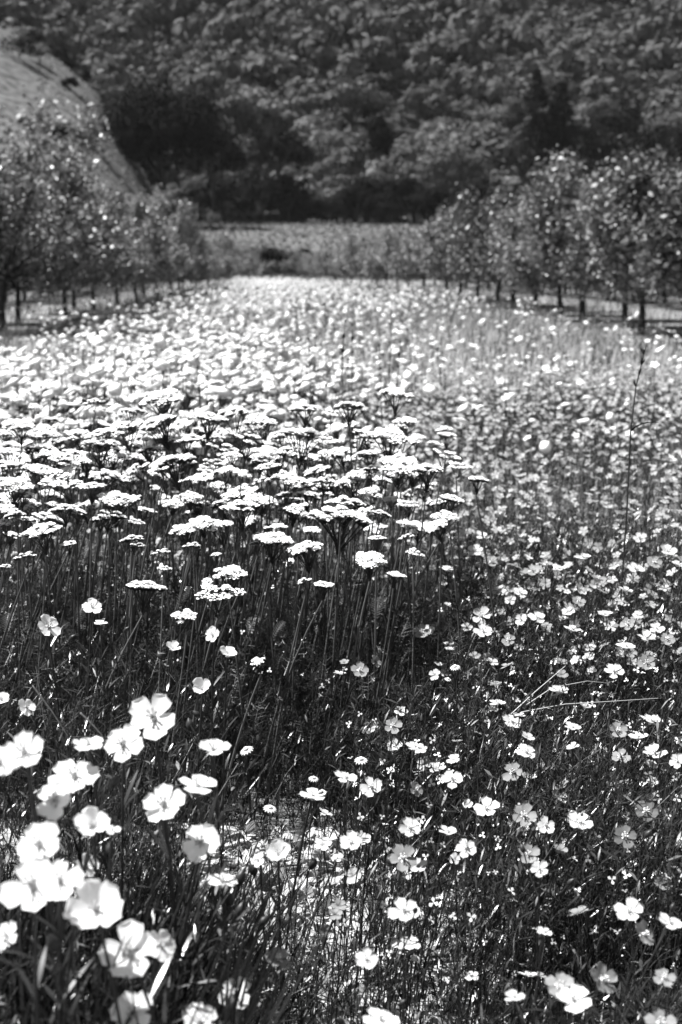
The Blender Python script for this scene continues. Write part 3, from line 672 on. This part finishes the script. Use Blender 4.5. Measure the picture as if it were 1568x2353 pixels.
# ------------------------------------------------------------------ five petalled flowers
def petal_mesh(L, W, cup, seed, m, nu=6, nv=7):
    r = random.Random(seed); V = []; UV = []; w1 = r.uniform(-.1, .1); ph = r.uniform(0, 6.3)
    for j in range(nv+1):
        t = j/nv; wd = W*(math.sin(min(1, t*.62+.03)*PI/1.0)**.85 if t < .8 else math.sin((.8*.62+.03)*PI)**.85*math.sqrt(max(0, 1-((t-.8)/.2)**2))*1.0)
        wd = max(wd, W*.06)
        for i in range(nu+1):
            u = i/nu*2-1; x = t*L - abs(u)**2*.05*L*(t > .7); yv = u*wd*.5
            z = cup*L*(t**1.3) - .35*cup*L*t**3 + .10*L*(u*u)*(.4+t*.3) + .035*L*math.sin(u*4+ph)*t*t + .02*L*math.sin(t*7+ph)*u
            V.append((x, yv, z)); UV.append((u*.5+.5+w1, t))
    Q = [[j*(nu+1)+i, j*(nu+1)+i+1, (j+1)*(nu+1)+i+1, (j+1)*(nu+1)+i] for j in range(nv) for i in range(nu)]
    return mesh_np('petal', np.array(V), np.array(Q), m, uv=np.array(UV))
PET = {}
for key, W in (('white', .0248), ('flax', .0142), ('dark', .0142), ('pale', .0142)):
    L_ = .029 if key == 'white' else .0185
    PET[key] = [petal_mesh(L_, W*.98, c, 400+i, M['petal_'+key]) for i, c in enumerate((.22, .28, .34, .18, .25))]
PETCUP = [petal_mesh(.029, .028, c, 440+i, M['petal_white']) for i, c in enumerate((.85, .95, 1.05))]
def centre_mesh(s, dark):
    a = Acc(); tube([(0, 0, -.006*s), (0, 0, -.002*s), (0, 0, .003*s)], [.0015*s, .0030*s, .0022*s], 7, a)
    for k in range(5):
        th = 2*PI*k/5+.3; tube(bez((0, 0, .001), (.002*s*math.cos(th), .002*s*math.sin(th), .005*s), (.0035*s*math.cos(th), .0035*s*math.sin(th), .008*s), 3), [.0005*s, .0005*s, .0006*s, .0012*s], 4, a)
    for k in range(5):  # sepals
        th = 2*PI*k/5; tube([(0, 0, -.003*s), (.004*s*math.cos(th), .004*s*math.sin(th), -.0005), (.008*s*math.cos(th), .008*s*math.sin(th), -.0006*s)], [.001*s, .0022*s, .0004*s], 4, a)
    return a.mesh('flower_centre', M['centre'] if dark else M['anther'])
CEN = {'white': centre_mesh(1.5, True), 'flax': centre_mesh(1, False)}
def bud_mesh(s):
    a = Acc(); tube([(0, 0, -.002*s), (0, 0, .002*s), (0, 0, .007*s), (0, 0, .012*s), (0, 0, .016*s)], [.0012*s, .0042*s, .0055*s, .0035*s, .0005*s], 8, a); return a.mesh('bud', M['stem'])
BUD = bud_mesh(1)
def stem_leaves(pts, n, L, W):
    a = Acc(); P = []; D = []
    for i in range(n):
        t = random.uniform(.05, .9)*(len(pts)-1); k = min(int(t), len(pts)-2); P.append(tuple(pts[k].lerp(pts[k+1], t-k)))
    P = np.array(P); an = rng.uniform(0, 2*PI, n); el = rng.uniform(.5, 1.25, n); d = np.stack([np.cos(an)*np.cos(el), np.sin(an)*np.cos(el), np.sin(el)], 1)
    s = np.stack([-np.sin(an), np.cos(an), np.zeros(n)], 1); Ls = rng.uniform(.6, 1.2, n)[:, None]*L
    ribbons(P, P+d*Ls*.55, P+d*Ls-np.array([0, 0, 1])*Ls*.15, np.full(n, W), 3, s, .1, a, belly=True)
    return a.mesh('leaves', M['leaf'])
def basis(nv, spin):
    q = Vector(nv).normalized().to_track_quat('Z', 'Y').to_matrix() @ Matrix.Rotation(spin, 3, 'Z'); return q.to_euler()
def facing(code, x):
    """flower normal: f to camera, u up and to camera, e edge-on, l/r turned sideways"""
    j = random.gauss(0, .1)
    if code == 'f': return (j-.15, -.68, .72)
    if code == 'u': return (j, -.5, .95)
    if code == 'e': return (j+.12, -.10, 1)
    if code == 'r': return (.55, -.6, .6)
    if code == 'l': return (-.55, -.6, .6)
    if code == 'c': return (j+.1, -.3, 1)
    return (j, -.4, .9)
def flower_plant(P, diam, kind, code, label, cat, group, name, petals=5, lean=None, cup=False, buds=0, leaves=14, parts=True):
    lean = lean if lean is not None else random.gauss(0, .05)
    base = Vector((P.x-lean, P.y+random.gauss(.03, .03), 0)); o = link(name, None, None, base); tag(o, label, cat, group)
    j = P-base; nv = Vector(facing(code, j.x)).normalized(); big = kind == 'white'
    pts = bez((0, 0, -.01), (j.x*.3, j.y*.3, j.z*.6), j-nv*.004, 7)
    r0 = .0022 if big else .0012
    link('stem', tube(pts, [r0*(1.15-.05*i) for i in range(8)], 6).mesh('stem', M['stem']), o)
    if leaves: tag(link('leaves', stem_leaves(pts, leaves, .06 if big else .026, .0055 if big else .003), o), kind='stuff')
    L0 = .029 if big else .0185; s = diam*.5/(L0*.93)
    rot = basis(nv, random.uniform(0, 6.3)); f = link('flower', CEN['white' if big else 'flax'], o, j, rot, s)
    for k in range(petals):
        me = random.choice(PETCUP if cup else PET[kind])
        link('petal', me, f, (0, 0, 0), (random.gauss(0, .06), random.gauss(0, .10), 2*PI*k/5+random.gauss(0, .12)), random.uniform(.86, 1.08))
    for k in range(buds):
        p = pts[random.randint(4, 6)]; e = p+Vector((random.uniform(-.05, .05), random.uniform(-.03, .03), random.uniform(.02, .07)))
        bs = link('bud_stem', tube(bez(p, (p+e)/2+Vector((0, 0, -.01)), e, 4), .001, 5).mesh('bud_stem', M['stem']), o)
        link('bud', BUD, bs, e, ((e-p).to_track_quat('Z', 'Y').to_euler()), random.uniform(.8, 1.2)*(1.2 if big else .8))
    return o
WH = [ # px, py, diameter px, facing, Y, cup, label
 (353, 1650, 114, 'f', 1.78, 0, 'highest large white flower, five full petals facing the camera'),
 (283, 1712, 92, 'f', 1.72, 0, 'white flower just below left of the highest one with a bud at its side'),
 (203, 1712, 76, 'e', 1.62, 0, 'white flower seen edge-on left of the second highest one'),
 (57, 1732, 112, 'u', 1.48, 0, 'large white flower near the left edge in the top row'),
 (-2, 1752, 80, 'f', 1.46, 0, 'white flower cut in half by the left edge of the photo'),
 (172, 1787, 112, 'u', 1.60, 0, 'large white flower in the centre of the left group with grey throat'),
 (128, 1842, 100, 'f', 1.48, 0, 'white flower overlapped from above by the centre one of the left group'),
 (378, 1850, 106, 'f', 1.60, 0, 'open white flower right of the group with one petal curled over'),
 (488, 1724, 82, 'e', 1.75, 0, 'thin edge-on white flower highest on the right of the white group'),
 (453, 1808, 94, 'e', 1.65, 0, 'edge-on white flower sloping down below the highest edge-on one'),
 (213, 1902, 74, 'u', 1.52, 1, 'small cupped white flower behind a leaning stem'),
 (258, 1908, 40, 'e', 1.55, 0, 'little white flower half hidden right of the small cupped one'),
 (92, 1942, 118, 'f', 1.38, 0, 'white flower above the two overlapping largest ones at lower left'),
 (75, 2035, 140, 'f', 1.30, 0, 'largest white flower at the lower left'),
 (138, 2025, 106, 'f', 1.34, 0, 'white flower overlapped on its left by the largest one'),
 (463, 1938, 98, 'f', 1.60, 0, 'white flower alone at the right of the group over dark stems'),
 (197, 1990, 62, 'r', 1.75, 0, 'smaller white flower behind a fat grey bud'),
 (222, 2092, 128, 'f', 1.32, 1, 'deep cup shaped white flower with two big rear petals'),
 (170, 2098, 42, 'f', 1.34, 1, 'small round half opened white bloom left of the deep cup'),
 (300, 2190, 132, 'f', 1.34, 0, 'big white flower with a dark marked centre low in the group'),
 (366, 2170, 84, 'r', 1.42, 0, 'white flower touching the right side of the dark centred one'),
 (510, 2030, 82, 'e', 1.65, 0, 'white flower seen from the side right of the deep cup one'),
 (640, 1965, 62, 'u', 1.85, 1, 'pale cupped flower behind a dark bud at the bottom centre'),
 (594, 1976, 40, 'l', 1.87, 0, 'small white flower left of the pale cupped one with the bud'),
 (305, 2332, 108, 'f', 1.36, 0, 'white flower cut by the bottom edge at left'),
 (461, 2350, 90, 'f', 1.42, 0, 'white flower cut by the bottom edge right of the left one'),
 (540, 2290, 86, 'f', 1.55, 0, 'white flower near the bottom edge left of centre'),
 (465, 1585, 44, 'f', 2.35, 1, 'small bright white flower above the highest large one'),
 (4, 1610, 40, 'u', 2.2, 1, 'upper small white flower at the left edge'),
 (60, 1625, 46, 'r', 2.2, 0, 'small white flower with parted petals near the left edge'),
 (18, 2150, 80, 'l', 1.45, 0, 'white flower at the left edge below the largest one'),
 (718, 1830, 62, 'e', 2.05, 0, 'white edge-on flower alone between the clump and the flax'),
 (874, 2345, 92, 'e', 1.5, 0, 'broad pale flower lying flat at the bottom edge'),
 (1316, 2300, 100, 'e', 1.5, 0, 'bright wide white flower at the bottom right in front of grey ones'),
 (212, 1396, 46, 'u', 2.9, 0, 'white flower deep in the yarrow stems at left'),
 (110, 1440, 60, 'r', 2.85, 0, 'ragged white flower low among the left yarrow stems'),
 (232, 1432, 34, 'e', 2.85, 0, 'small white flower beneath the deep one at left'),
 (490, 1460, 40, 'l', 2.8, 0, 'white flower behind the stems under the ragged low yarrow'),
 (523, 1505, 42, 'c', 2.75, 1, 'tall narrow closed white bloom among dark stems'),
 (396, 1492, 34, 'c', 2.8, 1, 'closed white bloom left of the tall narrow one'),
]
for px, py, dp, code, Y, cup, lab in WH:
    P = at(px, py, Y); flower_plant(P, dp*.435*Y/FPX*(1.06 if code in 'fu' else 1.0), 'white', code, lab, 'white flower', 'large white flowers at the front', 'white_flower_plant', cup=bool(cup), buds=random.choice([0, 1, 1, 2]), leaves=16)
FX = [ # px, py, diameter px, kind, facing, label
 (903, 1668, 42, 'flax', 'f', 'small grey flax flower right of the black shade, facing out'),
 (954, 1717, 46, 'pale', 'e', 'pale edge-on flax below the small grey one'),
 (794, 1788, 56, 'pale', 'e', 'bright flat flax at the right border of the black shade'),
 (853, 1808, 54, 'pale', 'f', 'striped light flax right of the bright flat one'),
 (954, 1815, 40, 'flax', 'r', 'narrow sideways grey flax at the middle'),
 (1040, 1791, 54, 'pale', 'u', 'light upturned flax with dark throat at the middle'),
 (1179, 1775, 52, 'flax', 'f', 'round mid grey flax facing the camera with white centre'),
 (1209, 1729, 50, 'pale', 'u', 'pale flax above the round mid grey one'),
 (1176, 1659, 46, 'pale', 'u', 'light ruffled flax above the pale upturned one'),
 (1420, 1680, 48, 'flax', 'f', 'grey flax with white centre at upper right'),
 (1316, 1672, 42, 'pale', 'e', 'white edge-on flax left of the upper right grey one'),
 (1466, 1694, 48, 'pale', 'e', 'flat white flax just right of the upper right grey one'),
 (1496, 1657, 52, 'pale', 'e', 'white flax with a raised petal near the right edge'),
 (1504, 1732, 58, 'pale', 'e', 'wide white flax near the right edge above the dark one'),
 (1426, 1739, 46, 'flax', 'u', 'striped grey flax left of the wide white one'),
 (1558, 1749, 42, 'pale', 'l', 'flax cut by the right edge'),
 (1118, 1859, 60, 'pale', 'u', 'bright five petalled flax left of the big mid grey one'),
 (1204, 1874, 60, 'flax', 'f', 'big mid grey flax with a bright centre'),
 (1255, 1897, 46, 'pale', 'f', 'small light flax touching the big mid grey one'),
 (1333, 1891, 60, 'pale', 'u', 'bright white flax right of the big mid grey one'),
 (1486, 1864, 54, 'dark', 'f', 'darkest grey flax at the right'),
 (1436, 1922, 60, 'dark', 'f', 'large dark ragged flax below left of the darkest one'),
 (943, 1903, 54, 'pale', 'f', 'light flax tilted beside the seed heads'),
 (806, 1937, 60, 'pale', 'u', 'light open flax with a long stem at the centre'),
 (926, 1972, 68, 'flax', 'f', 'largest grey flax at the centre of the lower field'),
 (1071, 1949, 50, 'pale', 'f', 'pointed petalled light flax right of the largest grey one'),
 (1029, 1912, 48, 'pale', 'e', 'white ragged flax above the pointed one'),
 (1216, 1964, 58, 'flax', 'f', 'half hidden grey flax above a pale lower one'),
 (1241, 1997, 44, 'pale', 'f', 'pale flax under the half hidden grey one'),
 (929, 2094, 78, 'pale', 'u', 'wide bright flax below the largest grey one'),
 (841, 2204, 62, 'pale', 'u', 'lone light flax near the bottom centre'),
 (1446, 2094, 74, 'pale', 'u', 'wide pale flax with raised petals at lower right'),
 (1479, 2147, 62, 'flax', 'r', 'grey sideways flax under the wide pale one'),
 (1539, 2122, 62, 'pale', 'e', 'pale flax by the right edge in the lower field'),
 (1384, 2252, 76, 'flax', 'r', 'blurred grey flax upright at the bottom right'),
 (1286, 2267, 70, 'flax', 'u', 'blurred grey flax behind the bright wide flower'),
 (1526, 2247, 54, 'flax', 'u', 'blurred flax near the bottom right corner'),
 (1181, 2292, 50, 'pale', 'e', 'blurred flat flax at the bottom right of centre'),
 (1519, 2352, 76, 'flax', 'u', 'blurred flax cut by the bottom edge at right'),
 (1251, 2142, 34, 'pale', 'c', 'small half closed flax in the lower right field'),
 (640, 2205, 66, 'flax', 'u', 'soft grey flax low between the white group and the flax field'),
 (827, 1542, 46, 'flax', 'f', 'lone grey flax with dark lines over dark stems at the centre'),
 (969, 1453, 38, 'flax', 'f', 'small light grey flax high right of the lone one'),
 (1106, 1416, 48, 'pale', 'f', 'upper of a close pair of bright flax flowers'),
 (1110, 1452, 44, 'pale', 'u', 'lower of a close pair of bright flax flowers'),
 (1410, 1543, 50, 'pale', 'u', 'bright flax left of the striped one at the right'),
 (1486, 1524, 44, 'flax', 'f', 'boldly striped flax at the right'),
 (1439, 1487, 46, 'pale', 'e', 'bright edge-on flax above left of the striped one'),
 (1484, 1467, 46, 'pale', 'e', 'bright flax above the striped one'),
 (1534, 1469, 36, 'flax', 'f', 'grey flax near the right edge above the striped one'),
 (1509, 1444, 38, 'pale', 'u', 'topmost flax of the group near the right edge'),
 (1329, 1382, 36, 'flax', 'u', 'half folded flax under the folded white one'),
 (1334, 1354, 32, 'pale', 'r', 'folded white flax in the upper right field'),
 (1389, 1412, 38, 'pale', 'e', 'thin edge-on flax right of the half folded one'),
 (1470, 1236, 32, 'pale', 'f', 'sharp small flax highest at the right'),
 (1284, 1588, 48, 'pale', 'e', 'flat flax by the crossing dry stalks'),
 (1144, 1617, 42, 'pale', 'e', 'ruffled flax left of the dry stalks'),
 (1234, 1419, 40, 'pale', 'u', 'bright flax right of the close pair'),
 (1199, 1424, 34, 'pale', 'l', 'folded flax beside the bright one right of the pair'),
 (1314, 1447, 42, 'pale', 'e', 'pale folded flax in the middle of the right field'),
 (1194, 1362, 36, 'pale', 'u', 'white flax above the close pair to the right'),
 (1224, 1312, 42, 'flax', 'u', 'grey flax in the upper band left part'),
 (1254, 1297, 34, 'flax', 'e', 'grey flax left of the white one in the upper band'),
 (1284, 1307, 36, 'pale', 'e', 'white flax in the upper band'),
 (1339, 1282, 44, 'pale', 'e', 'pale flax at the top of the bank of leaves'),
 (1129, 1292, 42, 'flax', 'u', 'grey flax right of the clump edge'),
 (1094, 1267, 38, 'pale', 'u', 'pale flax nearest the leaning yarrow stem'),
 (1026, 1307, 32, 'pale', 'e', 'small white flax at the foot of the leaning yarrow stem'),
 (1106, 1231, 30, 'pale', 'u', 'small flax right of the leaning yarrow stem'),
 (1226, 1243, 28, 'pale', 'e', 'tiny bright flax high in the right field'),
 (1169, 1472, 36, 'flax', 'f', 'grey flax right below the close pair'),
 (1459, 1307, 42, 'pale', 'u', 'upper right flax below the sharp small one'),
 (1504, 1292, 36, 'flax', 'f', 'grey flax left of the right edge group'),
 (1534, 1267, 44, 'pale', 'u', 'bright flax at the right edge, upper one'),
 (1557, 1297, 32, 'pale', 'e', 'bright flax cut by the right edge, lower one'),
 (1439, 1357, 34, 'pale', 'e', 'edge-on flax in the right upper field below the leaves'),
 (1374, 1332, 42, 'flax', 'e', 'grey edge-on flax right of the folded white one'),
 (1444, 1434, 38, 'flax', 'l', 'pair forming flax left of the bright group'),
]
def fdist(py): return float(np.interp(py, [1100, 1236, 1300, 1450, 1550, 1700, 1880, 2100, 2350], [4.7, 4.0, 3.65, 3.15, 2.85, 2.45, 2.12, 1.72, 1.45]))
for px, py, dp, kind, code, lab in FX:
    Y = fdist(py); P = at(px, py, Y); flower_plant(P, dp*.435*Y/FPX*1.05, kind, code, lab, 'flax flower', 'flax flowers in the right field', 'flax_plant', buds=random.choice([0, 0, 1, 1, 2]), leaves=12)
# further flax flowers nobody can tell apart: one flower mesh each
def joined_flower(kind, seed):
    r = random.Random(seed); V = []; Q = []; UV = []; n0 = 0
    for k in range(5):
        me = r.choice(PET[kind]); v = np.empty(len(me.vertices)*3); me.vertices.foreach_get('co', v); v = v.reshape(-1, 3)
        th = 2*PI*k/5+r.gauss(0, .1); tl = r.gauss(0, .15); Rz = np.array(Matrix.Rotation(th, 3, 'Z') @ Matrix.Rotation(tl, 3, 'Y')); V.append(v@Rz.T)
        q = np.empty(len(me.loops), dtype=np.int32); me.loops.foreach_get('vertex_index', q); Q.append(q.reshape(-1, 4)+n0); n0 += len(v)
        uv = np.zeros((len(v), 2)); uvl = np.empty(len(me.loops)*2); me.uv_layers[0].data.foreach_get('uv', uvl); uv[q] = uvl.reshape(-1, 2); UV.append(uv)
    return mesh_np('flower', np.concatenate(V), np.concatenate(Q), M['petal_'+kind], uv=np.concatenate(UV))
JF = {k: [joined_flower(k, s) for s in range(4)] for k in ('flax', 'pale')}
for i in range(220):
    Y = random.uniform(1.9, 5.2)**1.0; k = random.uniform(.03 if Y < 3 else .10, .34)
    if Y > 4.3: k = random.uniform(.0, .34)
    P = Vector((k*Y, Y, random.uniform(.26, .42))); kind = random.choice(['flax', 'pale', 'pale'])
    if Y < 2.4: P.z = random.uniform(.22, .34)
    base = Vector((P.x-random.gauss(.02, .03), P.y, 0)); o = link('flax_plant', None, None, base)
    zone = 'near part' if Y < 2.8 else 'middle part' if Y < 4 else 'far part'
    tag(o, 'small %s flax flower half sunk in leaves, %s of the right field, %s' % ('grey' if kind == 'flax' else 'pale', zone, 'left side' if k < .14 else 'centre' if k < .24 else 'right side'), 'flax flower', 'flax flowers scattered among leaves')
    j = P-base; pts = bez((0, 0, 0), (j.x*.3, 0, j.z*.6), j, 5); link('stem', tube(pts, .0012, 4).mesh('stem', M['stem']), o)
    code = random.choice('uueeecrl'); s = random.uniform(.55, 1.0); fl_ = link('flower', random.choice(JF[kind]), o, j, basis(Vector(facing(code, 0))+Vector((random.gauss(0, .25), random.gauss(0, .25), 0)), random.random()*6), s)
# small daisy like flowers
def daisy(px, py, Y, dp, lab):
    P = at(px, py, Y); base = Vector((P.x-random.gauss(0.02, .02), P.y+.02, 0)); o = link('daisy_plant', None, None, base); tag(o, lab, 'daisy', 'small daisies at the edge of the shade')
    j = P-base; link('stem', tube(bez((0, 0, 0), (j.x*.2, 0, j.z*.5), j, 6), .0010, 5).mesh('stem', M['stem']), o); rr = dp*.435*Y/FPX/2
    nv = Vector((random.gauss(0, .2), -.25, 1)); a = Acc(); n = 13
    an = np.arange(n)/n*2*PI; d = np.stack([np.cos(an), np.sin(an), np.full(n, -.25)], 1); z = np.zeros((n, 3)); sd_ = np.stack([-np.sin(an), np.cos(an), np.zeros(n)], 1)
    ribbons(z+d*rr*.2, d*rr*.6+np.array([0, 0, rr*.25]), d*rr, np.full(n, rr*.42), 3, sd_, .3, a, belly=True)
    f = link('flower', a.mesh('daisy_rays', M['petal_white']), o, j, basis(nv, 0))
    c = Acc(); tube([(0, 0, -.1*rr), (0, 0, .1*rr), (0, 0, .3*rr), (0, 0, .36*rr)], [.1*rr, .38*rr, .26*rr, .02*rr], 9, c); link('disc', c.mesh('daisy_disc', M['anther']), f)
for a_ in [(566, 1722, 2.3, 36, 'drooping daisy on a thin stem at the left of the black shade'), (621, 1856, 2.1, 34, 'small daisy alone over the black shade'), (721, 1788, 2.3, 26, 'closed daisy at the right of the black shade'),
           (830, 1745, 2.4, 34, 'pale daisy at the right border of the shade'), (1046, 1532, 2.9, 26, 'tiny bright daisy in the flax field'), (425, 1896, 2.2, 24, 'tiny daisy above the lone right white flower'),
           (1030, 1560, 2.8, 18, 'dim small daisy under the tiny bright one'), (320, 2010, 2.2, 22, 'small daisy half hidden in the grass behind the buds'), (955, 2200, 2.0, 26, 'small daisy low in the bottom centre grass')]: daisy(*a_)
# tall grass stalks, dry stalks, weeds
def stalk(path, rad, label, name, m, extra=None, cat='grass stalk', group=None):
    base = path[0]; o = link(name, None, None, base); tag(o, label, cat, group); pts = [p-base for p in path]
    c = []
    for i in range(len(pts)-1):
        for t in (0, .33, .66): c.append(pts[i].lerp(pts[i+1], t))
    c.append(pts[-1]); n = len(c)
    link('stem', tube(c, [rad*(1-.6*i/n) for i in range(n)], 5).mesh('stem', m), o)
    if extra:
        tag(link('spikelets', extra(c), o), kind='stuff'); a = Acc(); q = np.array([tuple(c[len(c)//2])])
        ribbons(q, q+np.array([[.03, 0, .03]]), q+np.array([[.08, 0, .02]]), np.array([.006]), 5, np.array([[0, .3, 1.]]), .1, a); link('leaf', a.mesh('leaf', M['leaf']), o)
def seedhead(c):
    a = Acc(); top = c[int(len(c)*.72):]; P = np.array([tuple(random.choice(top)) for _ in range(26)]); n = len(P); d = nrm(np.stack([rng.normal(0, .35, n), rng.normal(0, .35, n), np.ones(n)], 1))
    ribbons(P, P+d*.01, P+d*.022, np.full(n, .005), 2, None, .2, a, belly=True)
    return a.mesh('spikelets', M['leaf'])
b = at(1440, 1180, 3.6); stalk([Vector((b.x-.02, 3.6, 0)), at(1441, 1180, 3.6), at(1450, 990, 3.6), at(1462, 890, 3.6), at(1480, 815, 3.6)], .0028, 'tallest thin grass stalk standing alone in the right field', 'grass_stalk', M['stem'], seedhead)
for i in range(16):
    px = random.choice([785, 800, 760, 900, 850, 740, 700, 870, 930, 1000]) + random.uniform(-14, 14); Y = random.uniform(6, 9); top = at(px, random.uniform(690, 860), Y); ln = random.gauss(0, .06)
    stalk([Vector((top.x-ln, Y, 0)), Vector((top.x-ln*.7, Y, top.z*.45)), Vector((top.x-ln*.2, Y, top.z*.8)), top], .0026, 'blurred dark weed stalk behind the middle of the clump', 'weed_stalk', M['bark'] if i % 2 else M['stem'], seedhead, 'weed', 'tall weed stalks behind the clump')
for pts_, Y, lab in [([(1160, 1655), (1230, 1590), (1300, 1530)], 2.75, 'pale dry stalk rising to the right in the flax field'), ([(1210, 1620), (1270, 1580), (1350, 1565), (1400, 1570)], 2.78, 'pale dry stalk arching level above the lower one'),
        ([(1180, 1640), (1300, 1618), (1400, 1612), (1520, 1604)], 2.66, 'long dry stalk lying level across the right field'), ([(75, 1575), (120, 1635), (155, 1690)], 2.2, 'broken pale straw leaning right at the left edge'),
        ([(185, 1638), (210, 1662), (235, 1690)], 2.0, 'short cut straw above the left white flowers')]:
    stalk([at(x_, y_, Y+.02*i) for i, (x_, y_) in enumerate(pts_)], .0013, lab, 'dry_stalk', M['dry'], None, 'dry stalk')
# thin summer haze between the camera and the hill
bpy.ops.mesh.primitive_cube_add(size=1); hz_ = bpy.context.object; hz_.name = 'haze'; hz_.data.name = 'haze'
hz_.location = (0, 1040, 94); hz_.scale = (2000, 3100, 192)
hm = bpy.data.materials.new('haze'); hm.use_nodes = True; ht = hm.node_tree; ht.nodes.clear()
ho = ht.nodes.new('ShaderNodeOutputMaterial'); hp_ = ht.nodes.new('ShaderNodeVolumePrincipled'); hp_.inputs['Density'].default_value = .00005; hp_.inputs['Color'].default_value = (.8, .8, .8, 1)
ht.links.new(hp_.outputs[0], ho.inputs['Volume']); hz_.data.materials.append(hm); hz_['kind'] = 'stuff'
print('objects', len(bpy.data.objects), 'tris', sum(len(m.polygons) for m in bpy.data.meshes)*2)
